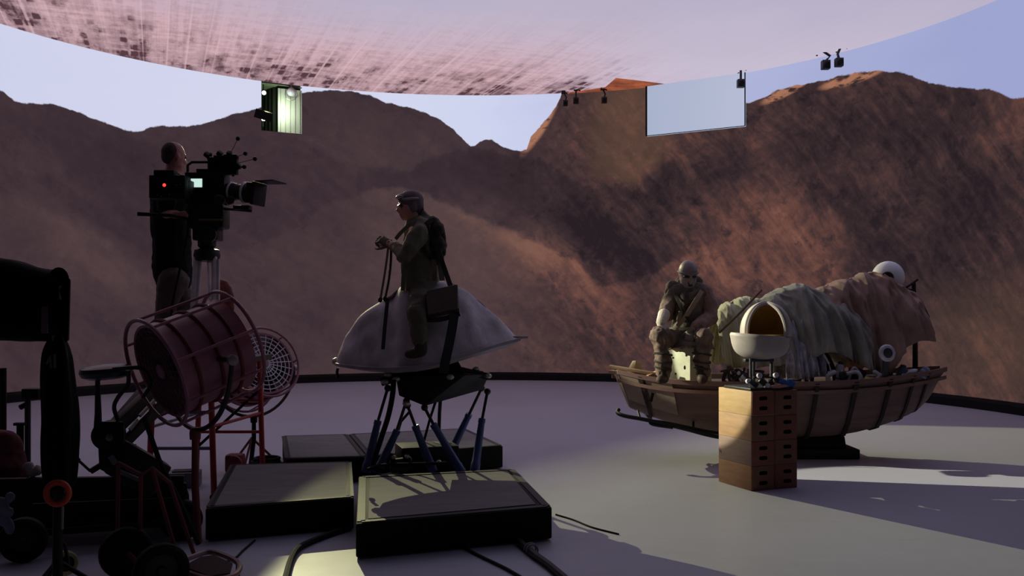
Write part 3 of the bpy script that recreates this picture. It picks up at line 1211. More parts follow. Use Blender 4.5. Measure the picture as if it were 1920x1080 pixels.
# strap hanging over the near flank
def strap_path(pts, w, name, parent, mat, th=.006):
    pts = smooth_curve(pts, 26)
    b = MB()
    for o_ in (0,):
        L, Rr, L2, R2 = [], [], [], []
        for i, p in enumerate(pts):
            t = (pts[min(i + 1, len(pts) - 1)] - pts[max(i - 1, 0)]).normalized()
            s_ = t.cross(Vector((0, -1, 0))).normalized() * w / 2
            L.append(b.bm.verts.new(p + s_)); Rr.append(b.bm.verts.new(p - s_))
            L2.append(b.bm.verts.new(p + s_ + Vector((0, -th, 0)))); R2.append(b.bm.verts.new(p - s_ + Vector((0, -th, 0))))
        for i in range(len(pts) - 1):
            b.bm.faces.new((L[i], L[i + 1], Rr[i + 1], Rr[i]))
            b.bm.faces.new((L2[i], R2[i], R2[i + 1], L2[i + 1]))
            b.bm.faces.new((L[i], L2[i], L2[i + 1], L[i + 1]))
            b.bm.faces.new((Rr[i], Rr[i + 1], R2[i + 1], R2[i]))
        b.bm.faces.new((L[0], Rr[0], R2[0], L2[0]))
        b.bm.faces.new((L[-1], L2[-1], R2[-1], Rr[-1]))
    return b.build(name, mat, parent)
strap_path([P(852, 588, 7.46), P(847, 620, 7.42), P(840, 655, 7.37), P(834, 682, 7.36), P(832, 700, 7.38)], .075, 'strap', spd, M_strap)
strap_path([P(727, 560, 7.62), P(724, 590, 7.58), P(721, 620, 7.53), P(718, 655, 7.48)], .03, 'strap', spd, M_strap)

# ------------------------------------------------------------------ the boat
bd = 9.6
M_hull = mk('hull_boards', (116, 94, 88), 0.65, scale=2.2, var=.22, bump=.2, stretch=(.5, 3, 6))
M_hull_lit = mk('hull_bow_lit', (150, 132, 120), 0.65, scale=4, var=.2)
M_rail = mk('hull_rail', (132, 104, 98), 0.55, scale=3, var=.2, stretch=(.5, 1, 1))
M_rib = mk('hull_rib', (46, 34, 36), 0.7)
boat = thing('boat', Vector((2.75, bd, .2)), 'brown planked boat loaded with tarped cargo, raised on a black stand', 'boat')
def bx(px): return (px - 960) / F * bd
XT = lambda t: bx(1152) + (bx(1768) - bx(1152)) * t
XB = lambda t: bx(1180) + (bx(1758) - bx(1180)) * t
GW = [(0, .885), (.08, .83), (.18, .795), (.35, .785), (.55, .79), (.75, .82), (.9, .865), (1, .90)]
KL = [(0, .50), (.08, .40), (.2, .29), (.32, .235), (.5, .215), (.65, .23), (.78, .31), (.90, .45), (.96, .60), (1, .80)]
HB = [(0, .25), (.08, .37), (.2, .50), (.32, .56), (.5, .58), (.66, .56), (.8, .45), (.92, .28), (1, .07)]
def section(t, grow=0.0):
    """half section from keel to gunwale as (half beam, z, x)"""
    hb, zg, zk = sinterp(HB, t) + grow, sinterp(GW, t), sinterp(KL, t) - grow
    out = []
    for f, g in ((0, 0), (.30, .0), (.56, .06), (.74, .28), (.86, .55), (.95, .80), (1.0, 1.0)):
        x = XB(t) + (XT(t) - XB(t)) * g
        out.append((hb * f, zk + (zg - zk) * g, x))
    return out
def girth(t, grow=0.0):
    s_ = section(t, grow)
    return [Vector((x, bd - h, z)) for h, z, x in s_[::-1]] + [Vector((x, bd + h, z)) for h, z, x in s_[1:]]
b = MB()
ST = [0, .03, .07, .12, .18, .24, .30, .36, .42, .48, .54, .60, .66, .72, .78, .83, .88, .92, .95, .975, 1.0]
rows = [[b.bm.verts.new(p) for p in girth(t)] for t in ST]
for A_, B_ in zip(rows, rows[1:]):
    for j in range(len(A_) - 1):
        b.bm.faces.new((A_[j], B_[j], B_[j + 1], A_[j + 1]))
b.bm.faces.new(rows[0]); b.bm.faces.new(rows[-1][::-1])
# closed deck a little below the rail
dk = []
for t, r in zip(ST, rows):
    s_ = section(t)
    dk.append((b.bm.verts.new((s_[-1][2], bd - s_[-1][0] * .98, s_[-1][1] - .03)), b.bm.verts.new((s_[-1][2], bd + s_[-1][0] * .98, s_[-1][1] - .03))))
for A_, B_ in zip(dk, dk[1:]):
    b.bm.faces.new((A_[0], A_[1], B_[1], B_[0]))
b.build('hull', M_hull, boat, sharp=50)
# bow panels on both sides, light on the bow painted as paler colour
b = MB()
for sgn in (1, -1):
    for (ta, tb) in ((.004, .055), (.075, .15)):
        A1_ = girth(ta, .008); B1_ = girth(tb, .008)
        k = len(A1_)
        idx = range(0, 4) if sgn == 1 else range(k - 4, k)
        va = [A1_[i] for i in idx]; vb = [B1_[i] for i in idx]
        for i in range(len(va) - 1):
            q4 = [va[i], vb[i], vb[i + 1], va[i + 1]]
            off = Vector((0, -.008 * sgn, 0))
            b.hexa(q4, [p + off for p in q4])
b.each('bow_panel', M_hull_lit, boat)
for t, w in ((.062, .035), (.56, .04), (.675, .05), (.785, .045), (.865, .035), (.92, .028)):
    b = MB()
    A1_, B1_ = girth(t - w / 7, .010), girth(t + w / 7, .010)
    A2_, B2_ = girth(t - w / 7, .030), girth(t + w / 7, .030)
    lean = -.10 if t > .5 else 0
    for arr in (A1_, B1_, A2_, B2_):
        top_z = arr[0].z
        for p in arr:
            p.x += lean * (top_z - p.z)
    va, vb, wa, wb_ = ([b.bm.verts.new(p) for p in arr] for arr in (A1_, B1_, A2_, B2_))
    for i in range(len(va) - 1):
        b.bm.faces.new((wa[i], wb_[i], wb_[i + 1], wa[i + 1]))
        b.bm.faces.new((va[i], wa[i], wa[i + 1], va[i + 1]))
        b.bm.faces.new((vb[i], vb[i + 1], wb_[i + 1], wb_[i]))
    b.bm.faces.new((va[0], vb[0], wb_[0], wa[0])); b.bm.faces.new((va[-1], wa[-1], wb_[-1], vb[-1]))
    b.build('rib', M_rib, boat)
for z_off, th, hgt, out_ in ((0.0, .03, .045, .012), (-.085, .022, .035, .010)):
    b = MB()
    for sgn in (1, -1):
        pts = []
        for i in range(61):
            t = i / 60
            s_ = section(t)
            f = s_[-1][0] + out_ + (.0 if z_off == 0 else -.012)
            pts.append(Vector((s_[-1][2] + (0 if z_off == 0 else -.0), bd - sgn * f, s_[-1][1] + z_off)))
        rr = []
        for i, p in enumerate(pts):
            o1, o2 = Vector((0, -sgn * th / 2, 0)), Vector((0, 0, hgt / 2))
            rr.append([b.bm.verts.new(p + o1 + o2), b.bm.verts.new(p + o1 - o2), b.bm.verts.new(p - o1 - o2), b.bm.verts.new(p - o1 + o2)])
        for A_, B_ in zip(rr, rr[1:]):
            for j in range(4):
                b.bm.faces.new((A_[j], A_[(j + 1) % 4], B_[(j + 1) % 4], B_[j]))
        b.bm.faces.new(rr[0]); b.bm.faces.new(rr[-1][::-1])
    b.each('gunwale' if z_off == 0 else 'rubbing_strake', M_rail, boat)
b = MB()
c = girth(.135, .020)[3]
cc = P(1222, 745, 9.17)
b.box(cc, (.03, .012, .09), (0, .25, -.3), bevel=.004)
b.build('bow_slot', M_hole, boat)
M_slat = mk('pale_slat', (170, 140, 112), 0.6, scale=6, var=.2)
b = MB()
b.bar(P(1143, 687, 9.45), P(1236, 702, 9.32), .10, .03, bevel=.004)
b.bar(P(1146, 697, 9.65), P(1200, 703, 9.40), .09, .035, bevel=.004)
b.bar(P(1214, 706, 9.30), P(1236, 696, 9.34), .06, .03, bevel=.004)
b.each('bow_plank', M_slat, boat)
b = MB()
b.tube(smooth_curve([P(1160, 768, 9.35), P(1158, 774, 9.3), P(1172, 780, 9.22), P(1210, 787, 9.14), P(1280, 803, 9.08), P(1345, 819, 9.05), P(1420, 826, 9.1)], 40), .020, 8)
b.tube(smooth_curve([P(1262, 802, 9.08), P(1224, 796, 9.12), P(1222, 790, 9.14), P(1250, 793, 9.12), P(1345, 812, 9.08), P(1420, 820, 9.1)], 40), .015, 8)
b.tube([P(1200, 784, 9.16), P(1196, 770, 9.3)], .012, 6)
b.tube([P(1300, 806, 9.08), P(1300, 790, 9.3)], .012, 6)
b.build('skid_rail', M_rig, boat)
# stand
st_ = thing('boat_stand', Vector((3.0, 9.7, 0)), 'low black stand holding the boat off the floor', 'stand')
b = MB()
b.hexa([(2.40, 9.35, 0), (3.50, 9.35, 0), (3.50, 10.0, 0), (2.40, 10.0, 0)], [(2.40, 9.35, .10), (3.50, 9.35, .10), (3.50, 10.0, .10), (2.40, 10.0, .10)], bevel=.01)
b.build('base', M_rig, st_)
b = MB()
b.hexa([(2.50, 9.45, .10), (3.40, 9.45, .10), (3.40, 9.95, .10), (2.50, 9.95, .10)], [(2.50, 9.5, .213), (3.40, 9.5, .213), (3.40, 9.7, .213), (2.50, 9.7, .213)], bevel=.01)
b.build('saddle', M_rig, st_)

# ------------------------------------------------------------------ cargo under tarps
M_tarp = mk('grey_green_tarp', (178, 176, 166), 0.75, scale=2.5, var=.3, bump=.25, col2=(120, 120, 118))
M_tarp_pale = mk('pale_canvas', (206, 206, 176), 0.75, scale=3, var=.12, bump=.1)
M_tarp_brown = mk('brown_tarp', (186, 152, 142), 0.75, scale=2.5, var=.25, bump=.25, col2=(136, 110, 104))
def tarp(name, top, bot, d0, d1, mat, label, seed, folds=16, amp=.035, group=None, sag=1.0, parent=None):
    """cloth thrown over a load: top = skyline pixels, bot = near hem pixels"""
    x0, x1 = max(top[0][0], bot[0][0]), min(top[-1][0], bot[-1][0])
    dm = (d0 + d1) / 2
    rs = random.Random(seed)
    ph = [rs.uniform(0, 6.28) for _ in range(6)]
    def fn(u, v):
        px = x0 + (x1 - x0) * u
        x = (px - 960) / F * dm
        zt = EYE - (sinterp(top, px) - HZ) / F * dm
        zb = EYE - (sinterp(bot, px) - HZ) / F * d0
        zf = zb
        a = v
        # over the top: front hem (v=0) -> ridge (.55) -> back hem (1)
        if v < .6:
            w = v / .6
            y = d0 + (dm - d0) * (w ** 1.6) * 1.0
            z = zb + (zt - zb) * math.sin(w * math.pi / 2) ** (.75 * sag)
        else:
            w = (v - .6) / .4
            y = dm + (d1 - dm) * w ** .7
            z = zt + (zf - zt) * w ** 2
        p = Vector((x, y, z))
        hang = 1 - min(1.0, v / .62)
        hang = max(0.12, hang)
        lean = u * folds + v * folds * .38
        def rg(x, y, sd):
            return 1 - 2 * abs(mnoise.noise(Vector((x, y, sd))))
        f = (rg(u * 5.5 + v, v * 2.2, seed) - .5) * amp * 1.5 + (rg(lean * .42, v * 1.3, seed + 2) - .55) * amp * hang * 3.0 \
            + (rg(lean * .8 + 3, v * 2.2, seed + 5) - .55) * amp * 1.5 * max(hang, .3) + (rg(u * 15 + v * 4, v * 6.5, seed + 8) - .5) * amp * .7
        p.y -= f if v < .6 else -f
        p.z += f * .5 * (1 - hang)
        return p
    b = MB()
    b.grid(fn, 170, 70)
    # cloth thickness
    o = b.build(name, mat, parent, loc=None if parent else Vector((( (x0 + x1) / 2 - 960) / F * dm, dm, .75)), sharp=85)
    md = o.modifiers.new('thickness', 'SOLIDIFY')
    md.thickness = .008
    md.offset = -1
    if label:
        tag(o, label, 'tarp', group)
    return o
tarp('cargo_tarp', [(1395, 600), (1415, 575), (1440, 553), (1470, 541), (1500, 533), (1522, 540), (1545, 556), (1580, 572), (1612, 590)], [(1395, 690), (1440, 684), (1500, 668), (1530, 660), (1560, 668), (1612, 700)], 9.18, 9.98, M_tarp, 'grey green tarp over boat cargo between the white pod and the brown tarp', 3, 15, .04)
tarp('canvas_sheet', [(1338, 600), (1345, 585), (1358, 570), (1380, 560), (1405, 558), (1430, 566)], [(1338, 668), (1350, 690), (1375, 688), (1405, 680), (1430, 680)], 9.30, 9.95, M_tarp_pale, 'pale cream canvas sheet draped at the boat cargo end nearest the seated person', 8, 12, .03)
tarp('cargo_tarp', [(1522, 556), (1532, 543), (1560, 530), (1600, 518), (1635, 511), (1660, 521), (1690, 540), (1712, 556), (1720, 582)], [(1522, 655), (1560, 672), (1600, 690), (1632, 706), (1660, 668), (1690, 640), (1720, 640)], 9.34, 10.02, M_tarp_brown, 'brown tarp with long hanging folds over the boat cargo below the white dome', 21, 17, .04)

tarp('netting_cloth', [(1462, 640), (1475, 610), (1492, 596), (1510, 606), (1528, 632), (1536, 655)], [(1462, 712), (1480, 708), (1500, 712), (1520, 704), (1536, 706)], 9.14, 9.5, mk('grey_netting', (176, 174, 192), .8, scale=14, var=.4, bump=.3), 'grey violet netting cloth slung beside the white pod below the green tarp', 33, 9, .03)

# white dome
M_white = mk('chalk_white', (240, 238, 246), 0.5, var=.06, scale=5)
c = P(1665, 520, 9.75)
dm_ = thing('white_dome', c, 'white domed ball with a dark socket poking out above the brown tarp', 'dome')
b = MB()
b.ell(c, (.165, .16, .17), seg=28)
b.build('shell', M_white, dm_)
b = MB()
ax = (P(1660, 522, 9.0) - c).normalized()
b.lathe([(.0, .150), (.055, .154), (.062, .168), (.052, .172), (.042, .160), (.0, .158)], c, ax, 20, cap=False)
b.build('socket', mk('socket_dark', (62, 58, 48), .7), dm_)
b = MB()
b.tube([c + Vector((0, 0, -.15)), Vector((c.x, c.y, .8))], .05, 10)
b.build('post', M_charcoal, dm_)

# posts and poles on the boat
po = thing('forked_post', Vector((P(1714, 640, 9.7).x, 9.7, .8)), 'dark forked wooden post standing by the brown tarp beside the white dome', 'post')
b = MB()
b.tube([Vector((P(1716, 690, 9.7).x, 9.7, .80)), P(1716, 600, 9.7), P(1713, 530, 9.7)], [.03, .025, .022], 8)
b.build('shaft', M_rib, po)
b = MB()
b.tube([P(1714, 545, 9.7), P(1698, 540, 9.68), P(1721, 524, 9.68)], [.018, .016, .012], 8)
b.build('fork', M_rib, po)
pl = MB()
pl.tube([P(1349, 624, 9.22), P(1390, 584, 9.3), P(1428, 544, 9.4)], [.011, .012, .010], 8)
tag(pl.build('wooden_pole', mk('pole_wood', (112, 84, 66), .6)), 'thin wooden pole slanting across the pale canvas sheet', 'pole')

# crate the seated person sits on
cr = thing('crate_seat', Vector((P(1273, 718, 9.42).x, 9.42, .77)), 'pale whitewashed crate under the seated person on the boat', 'crate')
b = MB()
b.hexa([(1.575, 9.50, .762), (1.765, 9.22, .762), (2.02, 9.40, .762), (1.83, 9.68, .762)], [(1.575, 9.50, 1.135), (1.765, 9.22, 1.135), (2.02, 9.40, 1.135), (1.83, 9.68, 1.135)], bevel=.01)
b.build('body', mk('whitewash', (206, 210, 186), .7, scale=7, var=.15), cr)
b = MB()
for fr_, z_, h_ in ((.78, .93, .022), (.4, .86, .010), (.3, 1.02, .010), (.85, 1.05, .010)):
    b.ell(Vector((1.575 + .19 * fr_, 9.50 - .28 * fr_, z_)), (.012, .012, h_), seg=10)
b.each('knot', M_rib, cr)
dk_ = MB()
dk_.hexa([P(1176, 695, 9.5), P(1190, 697, 9.42), P(1206, 697, 9.48), P(1190, 694, 9.56)], [P(1186, 676, 9.5), P(1192, 676, 9.42), P(1202, 680, 9.48), P(1194, 677, 9.56)], bevel=.008)
tag(dk_.build('wooden_wedge', M_slat), 'pale wooden wedge lying on the bow planks', 'wedge')

# scrap and gear along the rail
M_sil = mk('scrap_silver', (214, 212, 226), 0.4, metal=.15, var=.3)
M_gun = mk('scrap_gunmetal', (70, 70, 78), 0.45, metal=.4, var=.3)
GR = 'salvaged gear along the boat rail'
def rail_z(d=9.2): return .79
def on_deck(px, d):
    return Vector(((px - 960) / F * d, d, .765))
g = thing('gear_wheel', P(1663, 662, 9.10), 'pale ringed wheel hub propped on the boat rail beneath the brown tarp', 'wheel', GR)
c = P(1663, 662, 9.10)
b = MB(); b.ring(c, (.15, -1, .1), .062, .024, 28, 10); b.build('tyre', M_sil, g)
b = MB(); b.lathe([(0, -.02), (.05, -.02), (.05, .02), (.02, .03), (0, .03)], c, (.15, -1, .1), 20, cap=False); b.build('hub', M_gun, g)
b = MB(); b.bar(c + Vector((0, .03, -.05)), Vector((c.x, c.y + .06, .765)), .04, .04); b.build('stand', M_gun, g)
g = thing('hooped_frame', on_deck(1535, 9.24), 'black arched hoop with a pale strap on the boat rail below the tarps', 'frame', GR)
b = MB()
b.tube(smooth_curve([on_deck(1512, 9.24), P(1514, 680, 9.24), P(1527, 658, 9.24), P(1548, 664, 9.24), P(1562, 690, 9.24), on_deck(1566, 9.24)], 30), .022, 8)
b.tube(smooth_curve([on_deck(1522, 9.4), P(1526, 684, 9.38), P(1537, 668, 9.36), P(1550, 684, 9.38), on_deck(1554, 9.4)], 24), .02, 8)
b.each('hoop', M_rig, g)
b = MB()
b.tube(smooth_curve([P(1530, 654, 9.20), P(1543, 664, 9.19), P(1554, 682, 9.20)], 12), .012, 8)
b.build('strap', M_white, g)
def canister(px, d, r, h, lab, mat, tilt=(0, 0, 1), cap=M_gun):
    o = on_deck(px, d)
    g = thing('canister', o, lab, 'canister', GR)
    b = MB(); b.lathe([(r * .9, 0), (r, .01), (r, h * .8), (r * .75, h * .92), (r * .7, h)], o, tilt, 18); b.build('body', mat, g)
    b = MB(); b.lathe([(r * .5, h), (r * .5, h * 1.08), (r * .3, h * 1.14)], o, tilt, 14); b.ring(o + Vector(tilt).normalized() * h * .3, tilt, r * 1.02, .006, 20, 6); b.each('cap', cap, g)
canister(1570, 9.25, .05, .20, 'silver canister standing beside the black hoop on the boat', M_sil, (.15, 0, 1))
canister(1583, 9.2, .035, .13, 'short dark canister next to the silver one on the boat rail', M_gun, (-.2, 0, 1), M_sil)
canister(1690, 9.3, .06, .17, 'squat blue grey canister below the dark forked post', mk('blue_grey_tin', (84, 92, 116), .5), (.1, 0, 1))
canister(1494, 9.22, .045, .16, 'grey canister between the white pod and the black hoop', M_sil, (-.1, -.1, 1))
canister(1645, 9.2, .03, .12, 'little pale canister by the ringed wheel hub', M_white, (.3, 0, 1))
g = thing('motor_lump', on_deck(1600, 9.28), 'dark lumpy engine part lying on the boat under the tarp seam', 'engine part', GR)
b = MB()
for k in range(9):
    r_ = random.Random(k + 40)
    b.box(on_deck(1600 + r_.uniform(-14, 14), 9.28 + r_.uniform(-.05, .05)) + Vector((0, 0, .05 + r_.uniform(0, .09))), (r_.uniform(.05, .1),) * 3, (r_.random(), r_.random(), r_.random()), bevel=.01)
b.build('block', M_gun, g)
b = MB()
b.tube(smooth_curve([on_deck(1590, 9.2) + Vector((0, 0, .02)), P(1600, 690, 9.18), P(1612, 700, 9.2), on_deck(1620, 9.2) + Vector((0, 0, .02))], 16), .014, 8)
b.build('pipe', M_sil, g)
for k_, (px_, d_, lab_) in enumerate(((1612, 9.12, 'bent silver pipe leaning on the rail beside the engine part'), (1555, 9.12, 'silver elbow pipe in front of the black hoop'), (1640, 9.14, 'short silver pipe tilted toward the ringed wheel hub'), (1702, 9.25, 'silver pipe end by the small yellowish tin'))):
    o_p = on_deck(px_, d_)
    r_ = random.Random(k_ + 300)
    b = MB()
    pts = [o_p + Vector((0, 0, .02)), o_p + Vector((r_.uniform(-.05, .05), .01, .09)), o_p + Vector((r_.uniform(-.10, .10), .02, .13)), o_p + Vector((r_.uniform(-.12, .12), .03, .11))]
    b.tube(smooth_curve(pts, 16), .020 + .004 * (k_ % 2), 10)
    tag(b.build('pipe_scrap', M_sil, None, loc=o_p), lab_, 'pipe', GR)
rg = MB()
for k in range(7):
    r_ = random.Random(k + 3)
    rg.ell(on_deck(1733 + r_.uniform(-10, 10), 9.35 + r_.uniform(-.05, .05)) + Vector((0, 0, .05 + r_.uniform(0, .09))), (r_.uniform(.03, .05), .04, r_.uniform(.03, .06)), seg=10)
tag(rg.fuse('cloth_bundle', mk('bluish_white_cloth', (176, 182, 214), .8), None, .01, 4, loc=on_deck(1733, 9.35)), 'small bluish white cloth bundle near the stern end of the boat', 'cloth', GR)
canister(1712, 9.35, .03, .09, 'small yellowish tin beside the bluish white cloth bundle', mk('yellow_tin', (168, 138, 80), .5), (-.3, 0, 1))
# tangle of hoses and fittings under the pale canvas
g = thing('hose_tangle', on_deck(1395, 9.25), 'tangle of dark hoses spilling out under the pale canvas sheet', 'hoses', GR)
b = MB()
rs = random.Random(5)
for k in range(9):
    x0 = 1352 + rs.uniform(0, 70)
    pts = [on_deck(x0 + rs.uniform(-15, 15), 9.22 + rs.uniform(-.03, .06)) + Vector((0, 0, rs.uniform(.01, .16))) for _ in range(5)]
    b.tube(smooth_curve(pts, 20), rs.uniform(.010, .02), 8)
b.each('hose', M_gun, g)
b = MB()
for k in range(6):
    b.ell(on_deck(1356 + rs.uniform(0, 60), 9.18) + Vector((0, 0, rs.uniform(.03, .14))), (.02, .018, .02), seg=10)
b.each('fitting', M_sil, g)

# ------------------------------------------------------------------ white pod on a rig, standing on the apple boxes
pc = A + ex * .24 + ey * .22 + Vector((0, 0, TOPZ))
pod = thing('hooded_pod', P(1430, 655, pc.y), 'white egg-shaped pod with an open hood, above the apple boxes', 'pod')
pd_ = pc.y
M_pod = mk('pod_white', (190, 182, 178), 0.5, var=.12, scale=6)
M_pod_in = mk('pod_ochre_lining', (206, 166, 84), .8)
c = P(1427, 627, pd_)
k_ = pd_ / F
def bowl(u, v):
    a = 2 * math.pi * v
    r = [(0, .30), (.08, .62), (.25, .85), (.5, .96), (.8, 1.0), (.93, 1.02), (1, .97)]
    rr = sinterp(r, u)
    return c + Vector((54 * k_ * rr * math.cos(a) - 3 * k_ * u, 48 * k_ * rr * math.sin(a), (-46 + 46 * u) * k_ + (0.06 * math.cos(a) * .3 * -u)))
b = MB()
rows = b.grid(bowl, 16, 40, wrap_v=True)
b.bm.faces.new(rows[0][::-1])
b.build('bowl', M_pod, pod, sharp=60)
b = MB()
b.lathe([(.0, -.015), (.17, -.015), (.20, -.004), (.19, .0), (.0, .0)], c + Vector((0, 0, .0)), (0, 0, 1), 32, cap=False)
b.build('lining', M_pod_in, pod)
# hood: part of a sphere, open towards the camera
hc = P(1436, 622, pd_ + .03)
hr = 47 * k_
def hood(u, v, r=hr):
    lon = math.radians(-38 + 256 * u)       # measured around vertical, gap faces the viewer
    lat = math.radians(-8 + 98 * v)
    p = Vector((r * math.cos(lat) * math.cos(lon) * .92, r * math.cos(lat) * math.sin(lon) * .95, r * 1.12 * math.sin(lat)))
    return hc + Matrix.Rotation(math.radians(-14), 3, 'Z') @ p
b = MB()
b.grid(hood, 40, 18)
o = b.build('hood', M_pod, pod, sharp=80, weld=True)
md = o.modifiers.new('thickness', 'SOLIDIFY'); md.thickness = .02; md.offset = 1
b = MB()
b.grid(lambda u, v: hood(u, v, hr * .93), 40, 18)
b.build('hood_lining', M_pod_in, pod, sharp=80, weld=True)
b = MB()
arch = [hood(0, v / 14) for v in range(15)] + [hood(1, 1 - v / 14) for v in range(15)]
b.tube(arch, .016, 8)
b.build('hood_rim', M_pod, pod)
# rig below
rig = thing('puppet_rig', pc, 'black rig plate with clamps and posts on top of the apple boxes', 'rig')
b = MB()
M3 = Matrix((ex, ey, Vector((0, 0, 1)))).transposed()
b.box(pc + Vector((0, 0, .012)) - ex * .02 - ey * .02, (.44, .38, .022), M=M3, bevel=.004)
b.build('plate', M_charcoal, rig)
b = MB()
for q in ((-.12, -.05), (.10, -.04), (.02, .1)):
    p = pc + ex * q[0] + ey * q[1]
    b.tube([p + Vector((0, 0, .02)), Vector((p.x, p.y, c.z - 44 * k_))], .014, 8)
b.bar(Vector((pc.x - .14, pc.y - .05, c.z - 48 * k_)), Vector((pc.x + .12, pc.y, c.z - 48 * k_)), .05, .025, bevel=.004)
b.build('post', M_gun, rig)
b = MB()
for q, s_ in (((-.16, -.14, .05), .05), ((-.08, -.16, .07), .045), ((.0, -.16, .06), .04), ((.07, -.16, .09), .05), ((.13, -.12, .06), .05), ((-.18, -.06, .1), .045)):
    b.box(pc + ex * q[0] + ey * q[1] + Vector((0, 0, q[2])), (s_, s_ * .8, s_ * 1.5), (q[0] * 4, q[1] * 5, q[2] * 8), bevel=.006)
b.each('clamp', M_gun, rig)
b = MB()
for q in ((-.13, -.17, .12), (-.19, -.1, .07), (.03, -.18, .12), (.10, -.17, .05), (-.05, -.17, .03)):
    b.lathe([(.012, 0), (.022, .005), (.022, .03), (.012, .036)], pc + ex * q[0] + ey * q[1] + Vector((0, 0, q[2])), (.2, -1, .3), 12)
b.each('knob', M_sil, rig)
b = MB()
for k in range(4):
    pts = [pc + ex * (-.17 + .09 * k + rs.uniform(-.03, .03) + .05 * j) + ey * (-.15 + rs.uniform(-.02, .04)) + Vector((0, 0, .03 + rs.uniform(0, .1))) for j in range(4)]
    b.tube(smooth_curve(pts, 18), .007, 6)
b.each('wire', M_rubber, rig)
g = MB()
cc = pc + ex * .13 - ey * .20 + Vector((0, 0, .055))
for k in range(6):
    g.ell(cc + ex * (-.05 + .022 * k) + Vector((0, 0, .012 * math.sin(k * 2.1))), (.03, .035, .028), seg=10)
g.tube([cc - ex * .06, cc + ex * .09 + Vector((0, 0, .0))], .018, 8)
tag(g.fuse('blue_cloth', mk('blue_rag', (48, 92, 168), .7), None, .008, 4, loc=cc), 'blue rag lying on the apple boxes below the white pod', 'cloth')
g = MB()
cc = pc + ex * .04 - ey * .215 + Vector((0, 0, .035))
g.ell(cc, (.055, .03, .018), M3, 14); g.ell(cc + ex * .05, (.04, .03, .014), M3, 12); g.ell(cc - ex * .05 - Vector((0, 0, .004)), (.03, .03, .014), M3, 12)
tag(g.fuse('pink_rag', mk('pink_rag', (198, 128, 122), .7), None, .007, 4, loc=cc), 'pink rag on the front edge of the apple box top', 'cloth')

# ------------------------------------------------------------------ people
M_skin = mk('skin', (214, 154, 136), 0.55, var=.06, scale=12)
M_skin2 = mk('skin_ruddy', (186, 128, 118), 0.55, var=.08, scale=12)
M_eye = mk('eye_dark', (20, 16, 16), .25, spec=.6)
M_coat = mk('olive_coat', (122, 116, 104), 0.85, scale=7, var=.25, bump=.3, spec=.2)
M_coat_dark = mk('dark_vest', (60, 57, 54), 0.85, scale=7, var=.25, bump=.3, spec=.2)
M_trouser = mk('olive_trousers', (104, 98, 88), 0.85, scale=8, var=.25, bump=.3, spec=.2)
M_glove = mk('grey_glove', (112, 104, 98), 0.8, scale=10, var=.2)
M_boot = mk('brown_boot', (62, 48, 40), 0.7, scale=8)


def frame(fwd, up=(0, 0, 1)):
    f = Vector(fwd).normalized()
    u = Vector(up)
    u = (u - f * u.dot(f)).normalized()
    r = f.cross(u)
    return f, r, u, Matrix((f, r, u)).transposed()


def head_blobs(b, c, fwd, up=(0, 0, 1), k=1.0, ears=True):
    f, r, u, M = frame(fwd, up)
    e = lambda a, rad, seg=14: b.ell(c + f * a[0] * k + r * a[1] * k + u * a[2] * k, tuple(x * k for x in rad), M, seg)
    e((-.012, 0, .030), (.098, .076, .092), 20)
    e((.010, 0, -.010), (.084, .070, .088), 18)
    e((.030, 0, -.060), (.058, .056, .062))
    e((.060, 0, -.100), (.030, .034, .024))
    e((.020, .040, -.075), (.05, .022, .035)); e((.020, -.040, -.075), (.05, .022, .035))
    e((.082, .024, -.030), (.018, .022, .020)); e((.082, -.024, -.030), (.018, .022, .020))
    b.tube([c + f * .088 * k + u * .010 * k, c + f * .104 * k - u * .018 * k, c + f * .114 * k - u * .036 * k], [.010 * k, .013 * k, .017 * k], 10)
    e((.104, 0, -.038), (.018, .020, .013))
    e((.084, 0, .022), (.016, .050, .012))
    e((.090, 0, -.066), (.012, .024, .007)); e((.088, 0, -.077), (.012, .022, .008))
    if ears:
        for s_ in (1, -1):
            e((-.008, .078 * s_, -.012), (.020, .010, .032))
    return f, r, u, M


def eyes(c, fwd, parent, up=(0, 0, 1), k=1.0):
    f, r, u, M = frame(fwd, up)
    for s_ in (1, -1):
        b = MB()
        b.ell(c + f * .0865 * k + r * .031 * k * s_ + u * .002 * k, (.008 * k, .014 * k, .008 * k), M, 10)
        b.build('eye', M_eye, parent)


